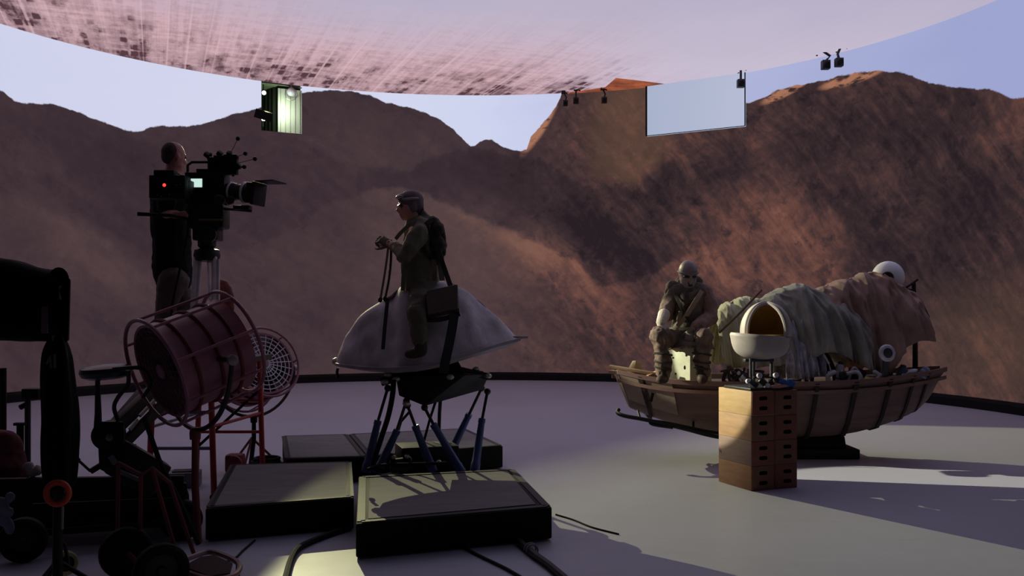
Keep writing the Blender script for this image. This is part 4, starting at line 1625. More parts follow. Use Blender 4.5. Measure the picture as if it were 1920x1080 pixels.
def hand(b, wrist, fdir, palm, curl=.6, side=1, k=1.0):
    """fdir: along the palm to the knuckles; palm: the way the palm faces; side: +1 or -1 for the thumb"""
    f = Vector(fdir).normalized()
    n = Vector(palm)
    n = (n - f * n.dot(f)).normalized()
    w = f.cross(n) * side                      # towards the thumb side
    wr = Vector(wrist)
    M = Matrix((f, w, n)).transposed()
    b.ell(wr + f * .045 * k, (.052 * k, .042 * k, .017 * k), M, 14)
    b.ell(wr + f * .075 * k, (.024 * k, .043 * k, .015 * k), M, 12)
    b.ell(wr + f * .03 * k + w * .026 * k + n * .006 * k, (.036 * k, .018 * k, .017 * k), M, 12)
    b.tube([wr - f * .03 * k, wr + f * .02 * k], [.029 * k, .028 * k], 10)
    for i, (off, ln) in enumerate(((.031, .92), (.0105, 1.02), (-.0105, .96), (-.031, .78))):
        p = wr + f * .083 * k + w * off * k
        a = 0
        pts = [p]
        for sgl, da in ((.040, curl * .9), (.027, curl * 1.25), (.021, curl * .8)):
            a += da
            p = p + (f * math.cos(a) + n * math.sin(a) + w * off * .8) * sgl * ln * k
            pts.append(p)
        b.tube(pts, [.0100 * k, .0094 * k, .0086 * k, .0070 * k], 8)
        for p_, r_ in zip(pts, (.0104, .0098, .0088, .0074)):
            b.ell(p_, (r_ * k,) * 3, seg=8)
    p = wr + f * .022 * k + w * .036 * k + n * .008 * k
    pts = [p]
    for d, ln in (((.62, .62, .42), .036), ((.75, .20, .62), .030), ((.70, -.15, .7), .024)):
        p = p + (f * d[0] + w * d[1] + n * d[2]).normalized() * ln * k
        pts.append(p)
    b.tube(pts, [.0125 * k, .0112 * k, .0100 * k, .0078 * k], 8)
    for p_, r_ in zip(pts, (.0128, .0116, .0102, .008)):
        b.ell(p_, (r_ * k,) * 3, seg=8)


def folds(amp, freq, seed):
    return lambda co, n: n * (mnoise.noise(Vector((co.x * freq, co.y * freq, co.z * freq * .55)) + Vector((seed, 0, 0))) * amp + mnoise.noise(co * freq * 2.7) * amp * .4)


# ---------------- rider standing astride the speeder, in profile, facing the camera rig
RD = 7.90
def rp(px, py, dy=0.0):
    return P(px, py, RD + dy)
rider = thing('person', P(786, 560, RD), 'person in olive coat and goggles standing astride the grey speeder gripping two reins', 'person')
hc_ = rp(768, 386, -.02)
hf = Vector((-.93, -.34, -.10))
b = MB()
f_, r_, u_, M_ = head_blobs(b, hc_, hf, (0.05, 0, 1), .98)
b.limb([hc_ + Vector((.02, 0, -.07)), rp(779, 428)], [.055, .062])
b.limb([rp(784, 436, -.10), rp(784, 436, .10)], [.085, .085])
b.limb([rp(786, 440), rp(786, 480), rp(787, 520), rp(786, 545)], [.125, .135, .125, .135])
for s_ in (-1, 1):
    b.limb([rp(784, 436, .17 * s_), rp(757 + (4 if s_ > 0 else 0), 478, .20 * s_), rp(731, 458, .07 * s_)], [.06, .045, .034])
    b.limb([rp(786, 548, .09 * s_), rp(778, 598, .40 * s_), rp(787, 652, .48 * s_)], [.085, .062, .042])
    b.limb([rp(788, 655, .48 * s_), rp(772, 661, .49 * s_)], [.04, .028])
for s_ in (-1, 1):
    hand(b, rp(732, 459, .07 * s_), Vector((-.75, -.15 * s_, .45)), Vector((-.3, -.8 * s_, -.5)), 1.0, -s_, .95)
body = b.fuse('body', M_skin, rider, .0095, 5)
eyes(hc_, hf, rider, (0.05, 0, 1), .98)
# goggles' dark lens towards the viewer
b = MB()
for s_ in (1, -1):
    b.ell(hc_ + f_ * .084 + r_ * .032 * s_ + u_ * .006, (.016, .026, .021), M_, 12)
b.tube([hc_ + f_ * .094 + r_ * .02 + u_ * .008, hc_ + f_ * .094 - r_ * .02 + u_ * .008], .007, 6)
b.each('goggle_lens', mk('goggle_dark', (36, 16, 22), .2, spec=.7), rider)
# cap with hair at the nape
b = MB()
b.ell(hc_ - f_ * .018 + u_ * .045, (.110, .088, .088), M_, 20)
b.ell(hc_ - f_ * .055 + u_ * .005, (.068, .084, .085), M_, 18)
b.ell(hc_ + f_ * .060 + u_ * .080, (.048, .062, .030), M_, 14)
for s_ in (1, -1):
    b.ell(hc_ - f_ * .012 + r_ * .072 * s_ - u_ * .012, (.036, .022, .052), M_, 12)
cap = b.fuse('cap', mk('grey_cap', (116, 100, 106), .75, scale=9, var=.25, bump=.2), rider, .008, 4)
b = MB()
b.ell(hc_ + f_ * .070 + u_ * .080, (.045, .064, .022), Matrix.Rotation(.0, 3, 'X') @ M_, 14)
b.tube([hc_ + f_ * .085 * math.cos(a) - f_ * .01 + r_ * .088 * math.sin(a) + u_ * (.055) for a in [x * .1 * math.pi for x in range(20)]], .011, 8, closed=True)
b.fuse('goggle_band', mk('pale_goggle_band', (176, 166, 172), .4), rider, .007, 2)
b = MB()
b.ell(hc_ - f_ * .080 - u_ * .028, (.040, .066, .050), M_, 14)
b.fuse('hair', mk('brown_hair', (70, 50, 46), .7), rider, .007, 2, folds(.004, 40, 2))
# long coat: torso, sleeves, skirt tails
b = MB()
b.limb([rp(790, 430, -.10), rp(790, 430, .10)], [.100, .100])
b.limb([rp(788, 436), rp(789, 470), rp(790, 505), rp(790, 540), rp(786, 566)], [.145, .158, .148, .158, .150])
b.limb([rp(770, 470, -.06), rp(768, 512, -.05), rp(772, 545, -.06)], [.085, .08, .07])
for s_ in (-1, 1):
    b.limb([rp(786, 438, .18 * s_), rp(772, 462, .21 * s_), rp(758, 480, .21 * s_), rp(741, 463, .10 * s_)], [.085, .078, .070, .048])
# raised collar round the neck
for a in range(14):
    t = a / 13 * 2 * math.pi
    q = rp(779, 420) + Vector((.072 * math.cos(t), .078 * math.sin(t), .030 * math.cos(t) + .0))
    b.ell(q, (.026, .026, .050), seg=10)
b.limb([rp(792, 400), rp(800, 414), rp(806, 432)], [.035, .045, .05])
b.fuse('coat', M_coat, rider, .013, 4, folds(.020, 9, 4))
b = MB()
for s_ in (-1, 1):
    b.limb([rp(790, 548, .10 * s_), rp(781, 590, .40 * s_), rp(788, 640, .48 * s_)], [.110, .085, .062])
b.fuse('trousers', M_trouser, rider, .013, 4, folds(.014, 11, 9))
for s_ in (-1, 1):
    b = MB()
    b.limb([rp(788, 634, .48 * s_), rp(790, 656, .485 * s_)], [.056, .050])
    b.limb([rp(790, 658, .485 * s_), rp(776, 663, .49 * s_), rp(766, 664, .49 * s_)], [.048, .042, .034])
    b.fuse('boot', M_boot, rider, .01, 4)
    b = MB()
    hand(b, rp(732, 459, .07 * s_), Vector((-.75, -.15 * s_, .45)), Vector((-.3, -.8 * s_, -.5)), 1.0, -s_, 1.10)
    b.limb([rp(733, 460, .07 * s_), rp(742, 465, .10 * s_)], [.035, .046])
    b.fuse('glove', M_glove if s_ < 0 else M_glove, rider, .0045, 2)
# chest straps
M_webb = mk('webbing', (128, 118, 104), .7)
def band(pts, w, name, parent, mat, nrm=Vector((0, -1, 0)), th=.008):
    pts = smooth_curve(pts, 20)
    b = MB()
    rr = []
    for i, p in enumerate(pts):
        t = (pts[min(i + 1, len(pts) - 1)] - pts[max(i - 1, 0)]).normalized()
        s_ = t.cross(nrm).normalized() * w / 2
        n2 = s_.cross(t).normalized() * th / 2
        rr.append([b.bm.verts.new(p + s_ + n2), b.bm.verts.new(p + s_ - n2), b.bm.verts.new(p - s_ - n2), b.bm.verts.new(p - s_ + n2)])
    for A_, B_ in zip(rr, rr[1:]):
        for j in range(4):
            b.bm.faces.new((A_[j], A_[(j + 1) % 4], B_[(j + 1) % 4], B_[j]))
    b.bm.faces.new(rr[0]); b.bm.faces.new(rr[-1][::-1])
    return b.build(name, mat, parent)
band([rp(790, 412, -.13), rp(768, 422, -.17), rp(752, 436, -.15), rp(742, 448, -.10)], .03, 'coat_strap', rider, M_webb)
band([rp(760, 492, -.14), rp(757, 515, -.15), rp(755, 545, -.12)], .035, 'coat_tail', rider, M_webb)
band([rp(813, 486, -.13), rp(815, 505, -.15), rp(814, 526, -.14)], .04, 'pack_strap', rider, M_webb)
band([rp(824, 488, -.08), rp(827, 508, -.08), rp(829, 526, -.06)], .045, 'pack_strap', rider, M_webb)
# backpack
pk = thing('backpack', rp(817, 488, 0), 'dark narrow backpack worn by the person on the speeder', 'backpack')
b = MB()
b.limb([rp(812, 418, -.07), rp(812, 418, .09)], [.055, .055])
b.limb([rp(818, 430, -.10), rp(818, 430, .12)], [.07, .07])
b.limb([rp(820, 458, -.10), rp(820, 458, .12)], [.075, .075])
b.limb([rp(819, 484, -.08), rp(819, 484, .10)], [.062, .062])
b.fuse('bag', M_coat_dark, pk, .011, 4, folds(.012, 14, 11))
b = MB()
b.limb([rp(826, 424, -.05), rp(829, 446, -.05), rp(830, 475, -.05)], [.03, .035, .03])
b.fuse('pocket', mk('pack_pocket', (50, 48, 44), .8), pk, .008, 3)
band([rp(812, 412, -.12), rp(800, 420, -.17), rp(792, 440, -.185), rp(796, 470, -.17), rp(810, 486, -.12)], .04, 'shoulder_strap', pk, M_coat_dark)
# shoulder bag over the flank
bg = thing('satchel', P(832, 566, 7.44), 'brown grey satchel hanging at the hip of the person on the speeder', 'bag')
b = MB()
b.hexa([P(800, 598, 7.50), P(862, 586, 7.50), P(862, 586, 7.60), P(800, 598, 7.62)], [P(800, 548, 7.52), P(858, 536, 7.54), P(858, 536, 7.66), P(800, 548, 7.66)], bevel=.02)
b.build('pouch', mk('satchel_cloth', (100, 90, 88), .8, var=.2, bump=.2), bg)
b = MB()
b.hexa([P(802, 590, 7.475), P(858, 578, 7.475), P(862, 578, 7.50), P(802, 590, 7.50)], [P(800, 545, 7.49), P(858, 533, 7.51), P(858, 533, 7.56), P(800, 545, 7.56)], bevel=.01)
b.build('flap', mk('satchel_flap', (108, 97, 95), .8, var=.2, bump=.2), bg)
band([P(800, 600, 7.48), P(830, 598, 7.47), P(862, 588, 7.48)], .04, 'bottom_trim', bg, M_rib)
band([rp(800, 425, -.19), rp(818, 460, -.20), rp(832, 500, -.25), P(846, 540, 7.52)], .04, 'strap', bg, M_coat_dark)
# reins: two slack lines from the hands to the nose of the speeder
rn = thing('rein', P(727, 470, RD - .07), 'pale rein nearest the viewer running from the gloves to the speeder nose', 'rein', 'reins of the grey speeder')
b = MB()
b.tube(smooth_curve([rp(729, 452, -.09), rp(726, 480, -.10), rp(721, 515, -.11), rp(713, 562, -.12)], 20), .010, 8)
b.build('line', M_webb, rn)
b = MB()
b.ell(rp(713, 562, -.12), (.02, .02, .025), seg=10)
b.build('knot', M_rib, rn)
rn2 = thing('rein', P(735, 470, RD + .07), 'darker rein behind the pale one running down to the speeder nose', 'rein', 'reins of the grey speeder')
b = MB()
b.tube(smooth_curve([rp(733, 450, .06), rp(733, 485, .04), rp(729, 525, .0), rp(722, 560, -.02)], 20), .011, 8)
b.build('line', M_coat_dark, rn2)
b = MB()
b.ell(rp(722, 560, -.02), (.02, .02, .025), seg=10)
b.build('knot', M_rib, rn2)

# ---------------- person seated on the boat
SD = 9.40
def q_(px, py, dy=0.0):
    return P(px, py, SD + dy)
sit = thing('person', q_(1278, 650), 'person in a hooded mask and brown layers seated on the boat bow, hands on knees', 'person')
hc2 = q_(1290, 515, -.04)
hf2 = Vector((.10, -.97, -.20))
M_mask = mk('grey_mask', (150, 134, 136), .5, scale=7, var=.2)
M_layers = mk('brown_layers', (124, 108, 98), 0.85, scale=9, var=.5, bump=.3, spec=.2)
M_layers2 = mk('dark_olive_vest', (104, 96, 86), 0.85, scale=6, var=.3, bump=.3, spec=.2)
M_pants = mk('mottled_trousers', (112, 96, 88), 0.85, scale=9, var=.5, bump=.3, spec=.2)
b = MB()
f2, r2, u2, M2 = head_blobs(b, hc2, hf2, (0, -.15, 1), 1.02)
b.limb([hc2 - Vector((0, -.01, .07)), q_(1292, 552)], [.055, .06])
b.limb([q_(1272, 548), q_(1314, 548)], [.085, .085])
b.limb([q_(1293, 560), q_(1290, 600, .02), q_(1284, 635, .06)], [.14, .135, .145])
b.limb([q_(1270, 546), q_(1250, 580, -.08), q_(1240, 604, -.30)], [.058, .045, .034])
b.limb([q_(1316, 546), q_(1330, 592, -.06), q_(1300, 618, -.28)], [.058, .046, .034])
b.limb([q_(1270, 640, .05), q_(1238, 628, -.36), q_(1244, 690, -.36), q_(1246, 710, -.36)], [.095, .068, .05, .042])
b.limb([q_(1300, 640, .05), q_(1318, 632, -.36), q_(1318, 690, -.34), q_(1314, 710, -.34)], [.095, .070, .05, .042])
hand(b, q_(1240, 606, -.30), Vector((-.05, -.5, -.85)), Vector((0.1, .8, -.5)), .35, 1, 1)
hand(b, q_(1298, 620, -.28), Vector((-.35, -.35, -.85)), Vector((.1, .8, -.4)), .4, -1, 1)
b.fuse('body', M_skin2, sit, .011, 5)
# hood mask: a smooth shell with eye slits and a muzzle
b = MB()
b.ell(hc2 - f2 * .006 + u2 * .030, (.118, .094, .118), M2, 20)
b.ell(hc2 + f2 * .008 - u2 * .035, (.098, .086, .105), M2, 18)
b.ell(hc2 + f2 * .045 - u2 * .085, (.060, .062, .062), M2, 14)
b.ell(hc2 + f2 * .090 + u2 * .020, (.020, .060, .012), M2, 12)
b.tube([hc2 + f2 * .098 + u2 * .012, hc2 + f2 * .112 - u2 * .04, hc2 + f2 * .102 - u2 * .075], [.012, .018, .02], 10)
b.fuse('mask', M_mask, sit, .009, 3)
b = MB()
for s_ in (1, -1):
    b.ell(hc2 + f2 * .102 + r2 * .036 * s_ - u2 * .004, (.010, .024, .010), M2, 12)
b.ell(hc2 + f2 * .104 - u2 * .098, (.012, .028, .006), M2, 12)
b.each('mask_slit', M_eye, sit)
b = MB()
b.ell(hc2 + f2 * .082 - u2 * .004, (.030, .074, .022), M2, 16)
b.ell(hc2 + f2 * .090 - u2 * .062, (.026, .030, .046), M2, 14)
b.fuse('mask_dark_panel', mk('dark_face_panel', (62, 52, 50), .4, spec=.5), sit, .007, 2)  # dark panel added to make the face area darker
b = MB()
b.tube([hc2 + (f2 * .125 * math.cos(t * math.pi / 14) + r2 * .099 * math.sin(t * math.pi / 14)) * 1.0 + u2 * (.028 + .0) for t in range(28)], .008, 8, closed=True)
b.build('mask_band', mk('mask_band', (110, 98, 98), .5), sit)
b = MB()
for a in range(16):
    t = a / 15 * 2 * math.pi
    b.ell(q_(1292, 547) + Vector((.092 * math.cos(t), .085 * math.sin(t) - .01, .012 * math.sin(t))), (.045, .045, .042), seg=10)
b.limb([q_(1284, 556, -.11), q_(1282, 572, -.14)], [.05, .04])
b.fuse('scarf', mk('dark_scarf', (70, 62, 58), .85, bump=.3), sit, .011, 3, folds(.012, 14, 6))
b = MB()
b.limb([q_(1270, 550), q_(1316, 550)], [.102, .102])
b.limb([q_(1294, 562), q_(1291, 600, .02), q_(1286, 628, .04)], [.162, .160, .165])
b.limb([q_(1268, 628, -.06), q_(1302, 630, -.06)], [.10, .10])
b.fuse('vest', M_layers2, sit, .013, 4, folds(.022, 9, 21))
b = MB()
b.limb([q_(1266, 547), q_(1254, 570, -.05), q_(1246, 586, -.14)], [.088, .074, .062])
b.fuse('sleeve', M_layers, sit, .011, 3, folds(.014, 13, 31))
b = MB()
b.limb([q_(1319, 548), q_(1330, 575, -.03), q_(1331, 596, -.08), q_(1308, 612, -.26)], [.092, .084, .082, .066])
b.fuse('sleeve', mk('rust_brown_sleeve', (144, 114, 108), .85, bump=.3, var=.25), sit, .011, 3, folds(.014, 13, 32))
band([q_(1316, 545, -.13), q_(1306, 562, -.20), q_(1288, 590, -.225), q_(1270, 612, -.20)], .045, 'chest_strap', sit, mk('pale_strap', (150, 132, 116), .8))
band([q_(1266, 552, -.11), q_(1276, 572, -.20), q_(1290, 598, -.225), q_(1304, 618, -.20)], .035, 'chest_strap', sit, M_coat_dark)
# belt and hanging skirt of the tunic
b = MB()
bel = [q_(1288, 618, .04) + Vector((.185 * math.cos(t * math.pi / 12), .195 * math.sin(t * math.pi / 12), 0)) for t in range(24)]
b.tube(bel, .026, 8, closed=True)
b.build('belt', M_coat_dark, sit)
b = MB()
def skirt(u, v):
    t = math.pi * (1.08 + .84 * u)
    p = q_(1288, 620, .02) + Vector((.20 * math.cos(t) * (1 + .25 * v), .20 * math.sin(t) * (1 + .9 * v) - .03 * v, -.03 - .13 * v))
    return p + Vector((0, -.018 * math.sin(u * 22) * v, .05 * math.cos((u - .5) * 6.28) * v * .5))
b.grid(skirt, 40, 10)
o = b.build('tunic_skirt', M_layers2, sit, sharp=80)
md = o.modifiers.new('thickness', 'SOLIDIFY'); md.thickness = .012
# cape over the shoulder on the far side from the pod
b = MB()
b.limb([q_(1262, 540, .02), q_(1254, 566, -.02), q_(1252, 592, .02)], [.075, .07, .06])
b.limb([q_(1280, 535, .08), q_(1304, 535, .08)], [.09, .09])
b.fuse('shoulder_wrap', mk('shoulder_cloth', (96, 84, 78), .85, bump=.3, var=.3), sit, .012, 4, folds(.022, 13, 61))
b = MB()
b.box(q_(1274, 594, -.21), (.035, .03, .11), (0, .2, 0), bevel=.008)
b.build('belt_pouch', M_webb, sit)
for (a, k1, an, seed) in ((1272, 1236, 1243, 1), (1300, 1320, 1316, 2)):
    b = MB()
    b.limb([q_(a, 640, .04), q_(k1, 630, -.36), q_(an, 668, -.36), q_(an, 697, -.355)], [.120, .092, .082, .070])
    b.fuse('trouser_leg', M_pants, sit, .013, 4, folds(.034, 11, seed * 7))
    for zz in (664, 678, 690):
        b = MB()
        cpt = q_(an, zz, -.36)
        rr_ = .088 - (zz - 660) * .0004
        b.tube([cpt + Vector((rr_ * math.cos(t * math.pi / 9), rr_ * math.sin(t * math.pi / 9), .012 * math.sin(t * math.pi / 9 + zz))) for t in range(18)], .011, 6, closed=True)
        b.build('shin_strap', M_coat_dark, sit)
    b = MB()
    b.limb([q_(an, 690, -.355), q_(an + 1, 708, -.355)], [.066, .058])
    b.limb([q_(an + 1, 710, -.35), q_(an + (-5 if an < 1280 else 0), 712, -.50)], [.052, .042])
    b.fuse('boot', M_boot, sit, .011, 3)
for (w_, fd, pn, cu_, sd_, mt) in ((q_(1240, 606, -.30), Vector((-.05, -.5, -.85)), Vector((0.1, .8, -.5)), .35, 1, mk('pale_glove', (196, 184, 174), .7)),
                                 (q_(1298, 620, -.28), Vector((-.35, -.35, -.85)), Vector((.1, .8, -.4)), .4, -1, M_glove)):
    b = MB()
    hand(b, w_, fd, pn, cu_, sd_, 1.16)
    if sd_ == 1:
        b.limb([q_(1245, 590, -.20), q_(1240, 604, -.29)], [.062, .052])
    b.fuse('glove', mt, sit, .005, 2)

# ---------------- camera operator on the raised platform
OD = 8.05
def o_(px, py, dy=0.0):
    return P(px, py, OD + dy)
PLH = 1.10
op = thing('person', Vector((o_(322, 600).x, OD, PLH)), 'camera operator with close-cropped hair in a black T-shirt, standing behind the film camera', 'person')
hc3 = o_(327, 293)
hf3 = Vector((.66, .72, -.12))
b = MB()
f3, r3, u3, M3_ = head_blobs(b, hc3, hf3, (0, 0, 1), 1.0)
b.limb([hc3 + Vector((-.01, 0, -.06)), o_(322, 330)], [.06, .065])
b.limb([o_(318, 345, -.14), o_(320, 345, .16)], [.085, .085])
b.limb([o_(320, 350), o_(320, 400), o_(322, 450), o_(325, 500), o_(326, 525)], [.13, .145, .14, .145, .14])
b.limb([o_(316, 348, -.20), o_(312, 400, -.24), o_(330, 402, -.34)], [.06, .047, .036])
b.limb([o_(322, 348, .20), o_(345, 390, .24), o_(392, 372, .16)], [.06, .047, .036])
hand(b, o_(331, 402, -.34), Vector((.9, -.1, .1)), Vector((-.1, -.2, -1)), .9, 1, 1)
hand(b, o_(393, 371, .16), Vector((.8, -.2, .4)), Vector((.2, -1, 0)), .6, -1, 1)
for s_ in (-1, 1):
    x = 322 + 8 * s_
    ft = Vector((o_(x, 600).x, OD + .11 * s_, PLH))
    b.limb([o_(326, 535, .09 * s_), Vector((ft.x + .03, ft.y, PLH + .46)), ft + Vector((0, 0, .07))], [.095, .062, .045])
    b.limb([ft + Vector((-.02, 0, .05)), ft + Vector((.15, .05, .035))], [.045, .032])
b.fuse('body', M_skin2, op, .011, 5)
eyes(hc3, hf3, op)
b = MB()
b.ell(hc3 - f3 * .040 + u3 * .026, (.078, .0785, .088), M3_, 18)
b.ell(hc3 - f3 * .062 - u3 * .012, (.050, .066, .070), M3_, 14)
b.fuse('hair', mk('cropped_hair', (64, 50, 50), .8, var=.3, scale=30), op, .008, 3)
M_tee = mk('black_tshirt', (20, 20, 22), .85, spec=.2, bump=.2)
b = MB()
b.limb([o_(318, 348, -.14), o_(320, 348, .16)], [.105, .105])
b.limb([o_(320, 355), o_(319, 400), o_(321, 450), o_(324, 500), o_(326, 518)], [.158, .168, .162, .168, .165])
b.limb([o_(314, 350, -.20), o_(311, 386, -.24)], [.085, .075])
b.limb([o_(322, 350, .20), o_(340, 380, .235)], [.085, .075])
b.limb([o_(319, 336), o_(320, 345)], [.075, .085])
b.fuse('tshirt', M_tee, op, .013, 4, folds(.014, 9, 41))
b = MB()
for s_ in (-1, 1):
    x = 322 + 8 * s_
    ft = Vector((o_(x, 600).x, OD + .11 * s_, PLH))
    b.limb([o_(326, 525, .08 * s_), Vector((ft.x + .03, ft.y, PLH + .46)), ft + Vector((0, 0, .12))], [.130, .092, .072])
b.fuse('trousers', mk('grey_brown_trousers', (96, 82, 78), .85, bump=.3, var=.25), op, .013, 4, folds(.012, 10, 52))
for s_ in (-1, 1):
    x = 322 + 8 * s_
    ft = Vector((o_(x, 600).x, OD + .11 * s_, PLH))
    b = MB()
    b.limb([ft + Vector((-.02, 0, .055)), ft + Vector((.08, .03, .052)), ft + Vector((.18, .06, .045))], [.055, .052, .042])
    b.fuse('shoe', M_rubber, op, .01, 3)
band([o_(303, 505, -.14), o_(309, 540, -.13), o_(312, 585, -.12)], .025, 'side_stripe', op, mk('pale_stripe', (176, 168, 172), .7))

# ------------------------------------------------------------------ equipment at the side of the stage
M_red = mk('red_paint', (170, 56, 54), 0.45, scale=6, var=.25)
M_red_dark = mk('worn_red_paint', (112, 48, 48), 0.6, scale=5, var=.35)
M_fan_red = mk('fan_drum_paint', (156, 98, 118), 0.35, scale=4, var=.3, spec=.5)
M_fan_in = mk('fan_inside', (34, 28, 32), 0.6)
M_grille_shade = mk('grille_wire_shade', (70, 62, 66), 0.45, metal=.4)  # near fan's wire, its shade put into the darker colour
M_grille_lit = mk('grille_wire_lit', (214, 212, 230), 0.4, metal=.1)  # same wire on the farther fan, paler to paint the light on it
M_black_cloth = mk('black_cloth', (11, 11, 14), 0.9, scale=5, var=.3, bump=.2, spec=.15)
M_dark = mk('dolly_black', (15, 14, 16), 0.6, spec=.3)
M_dark2 = mk('dolly_brownish', (40, 30, 28), 0.55, scale=5, var=.3)


def pbox(b, x0, y0, x1, y1, d, depth, bevel=.006):
    a, c = P(x0, y1, d), P(x1, y0, d)
    return b.box(((a.x + c.x) / 2, d, (a.z + c.z) / 2), (abs(c.x - a.x), depth, abs(c.z - a.z)), bevel=bevel)


def wheel(name, c, axis, r, w, parent, tyre=None, hubm=None):
    c, ax = Vector(c), Vector(axis).normalized()
    b = MB()
    t = w / 2
    b.lathe([(r * .62, -t * .9), (r * .86, -t), (r * .97, -t * .7), (r, 0), (r * .97, t * .7), (r * .86, t), (r * .62, t * .9), (r * .62, -t * .9)], c, ax, 28, cap=False)
    o = b.build(name, tyre or M_rubber, parent)
    b = MB()
    b.lathe([(0, -t * .7), (r * .16, -t * .75), (r * .2, -t * .4), (r * .6, -t * .3), (r * .63, -t * .8), (r * .64, t * .8), (r * .6, t * .3), (r * .2, t * .4), (r * .16, t * .75), (0, t * .7)], c, ax, 24, cap=False)
    b.build('hub', hubm or M_charcoal, o)
    return o


# ---- wind machines
def fan(c, a, pole_foot, label, RR=.285, L=.46, near=True):
    a = Vector(a).normalized()
    h = a.cross(Vector((0, 0, 1))).normalized()
    t = thing('drum_fan', Vector((pole_foot.x, pole_foot.y, 0)), label, 'fan', 'red drum fans on yoke stands')
    b = MB()
    n = 40
    prof = [(RR * 1.02, -L / 2), (RR, -L / 2 + .02), (RR * .99, -L * .2), (RR * .99, L * .2), (RR, L / 2 - .02), (RR * 1.03, L / 2), (RR * .97, L / 2), (RR * .965, -L / 2), (RR * 1.02, -L / 2)]
    b.lathe(prof, c, a, n, cap=False)
    b.build('drum', M_fan_red, t)
    u = a.orthogonal().normalized()
    v = a.cross(u)
    for k in (-.30, .02, .30):
        b = MB()
        b.ring(c + a * L * k, a, RR * 1.01, .012, 40, 6)
        b.build('drum_band', M_red_dark, t)
    RC = RR + .045
    for s_ in (-1, 1):
        b = MB()
        b.ring(c + a * s_ * (L / 2 + .03), a, RC, .012, 44, 8)
        b.build('cage_ring', M_fan_red, t)
    for k in range(8):
        th = 2 * math.pi * (k + .35) / 8
        e = (u * math.cos(th) + v * math.sin(th)) * RC
        b = MB()
        b.tube([c + e - a * (L / 2 + .03), c + e + a * (L / 2 + .03)], .009, 8)
        b.build('cage_bar', M_fan_red, t)
    for s_ in (-1, 1):
        gcen = c + a * s_ * L * .49
        b = MB()
        for r in (.05, .09, .13, .17, .21, .25):
            b.ring(gcen, a, r * RR / .285, .0035 if near else .0055, 40, 5)
        for k in range(24):
            th = 2 * math.pi * k / 24
            e = (u * math.cos(th) + v * math.sin(th))
            b.tube([gcen + e * .04, gcen + e * RR * .97], .0035 if near else .005, 5)
        b.build('grille', M_grille_shade if near else M_grille_lit, t)
        b = MB()
        b.lathe([(0, .012), (.04, .010), (.05, -.005), (0, -.01)], gcen, a * s_, 18, cap=False)
        b.build('grille_hub', M_fan_red, t)
    b = MB()
    b.lathe([(0, -.13), (.07, -.12), (.085, -.08), (.085, .06), (.05, .09), (0, .10)], c - a * .03, a, 20, cap=False)
    b.build('motor', M_fan_in, t)
    for k in range(6):
        th = 2 * math.pi * k / 6 + .2
        e = u * math.cos(th) + v * math.sin(th)
        w = a.cross(e)
        b = MB()
        vs = []
        for r, wd, tw in ((.07, .05, .9), (.14, .075, .7), (.21, .085, .5), (.262, .07, .4)):
            dirv = w * math.cos(tw) + a * math.sin(tw)
            for sg in (-1, 1):
                for th_ in (-.004, .004):
                    vs.append(c + a * .08 + e * r * RR / .285 + dirv * wd * sg + (dirv.cross(e)) * th_)
        fs = []
        for i in range(3):
            o = i * 4
            fs += [(o, o + 2, o + 6, o + 4), (o + 1, o + 5, o + 7, o + 3), (o, o + 4, o + 5, o + 1), (o + 2, o + 3, o + 7, o + 6)]
        fs += [(0, 1, 3, 2), (12, 14, 15, 13)]
        b.add(vs, fs)
        b.build('blade', M_fan_in, t)
    ry = RR + .15
    b = MB()
    pts = [c + h * RR * 1.02, c + h * (ry - .03) + Vector((0, 0, 0))]
    arc = [c + h * ry * math.cos(x) - Vector((0, 0, 1)) * ry * math.sin(x) for x in [math.pi * i / 24 for i in range(25)]]
    b.tube([c + h * RR] + arc + [c - h * RR], .015, 8)
    b.build('yoke', M_charcoal, t)
    for s_ in (-1, 1):
        b = MB()
        b.lathe([(.02, 0), (.032, .005), (.032, .03), (.02, .035)], c + h * s_ * (ry - .01), h * s_, 12)
        b.build('tilt_knob', M_alu, t)
    top = c - Vector((0, 0, ry))
    b = MB()
    b.tube([top, Vector((top.x, top.y, top.z * .55)), pole_foot], [.020, .022, .022], 10)
    b.lathe([(.032, -.04), (.034, 0), (.028, .03)], Vector((top.x, top.y, top.z - .02)), n=14)
    b.build('pole', M_red_dark if near else M_dark, t)
    return t, top


f1c = P(366, 670, 5.62)
ft, ftop = fan(f1c, (.66, .68, .33), Vector((f1c.x + .02, 5.62, .10)), 'big red drum fan nearest the viewer, tilted up on a wheeled yoke stand')
# its wheeled stand: loop base, braces, two tyres
b = MB()
loop = [G(330, 1062, .10), G(372, 1040, .10), G(402, 1036, .10), G(446, 1055, .10), G(440, 1078, .10), G(392, 1085, .10)]
b.tube(smooth_curve(loop, 36, closed=True), .016, 8, closed=True)
b.build('base_loop', mk('pale_red_tube', (150, 110, 108), .4), ft)
b = MB()
ctr = sum(loop, Vector()) / len(loop)
b.hexa([ctr + (p - ctr) * .8 - Vector((0, 0, .01)) for p in loop], [ctr + (p - ctr) * .8 for p in loop])
b.build('base_plate', mk('base_plate_red', (58, 30, 32), .8), ft)
for p in (loop[0], loop[3], loop[4]):
    b = MB()
    b.tube([Vector((p.x, p.y, .1)), Vector((p.x, p.y, 0.0))], .012, 8)
    b.build('base_foot', M_dark, ft)
for (x0, y0, x1, y1, d0, d1) in ((222, 868, 220, 1050, 5.35, 5.42), (264, 890, 262, 1068, 5.25, 5.30), (285, 878, 338, 1064, 5.3, 5.42), (318, 905, 366, 1046, 5.45, 5.55)):
    b = MB()
    b.tube([P(x0, y0, d0), P(x1, y1, d1)], .013, 8)
    b.build('brace', M_red_dark, ft)
b = MB()
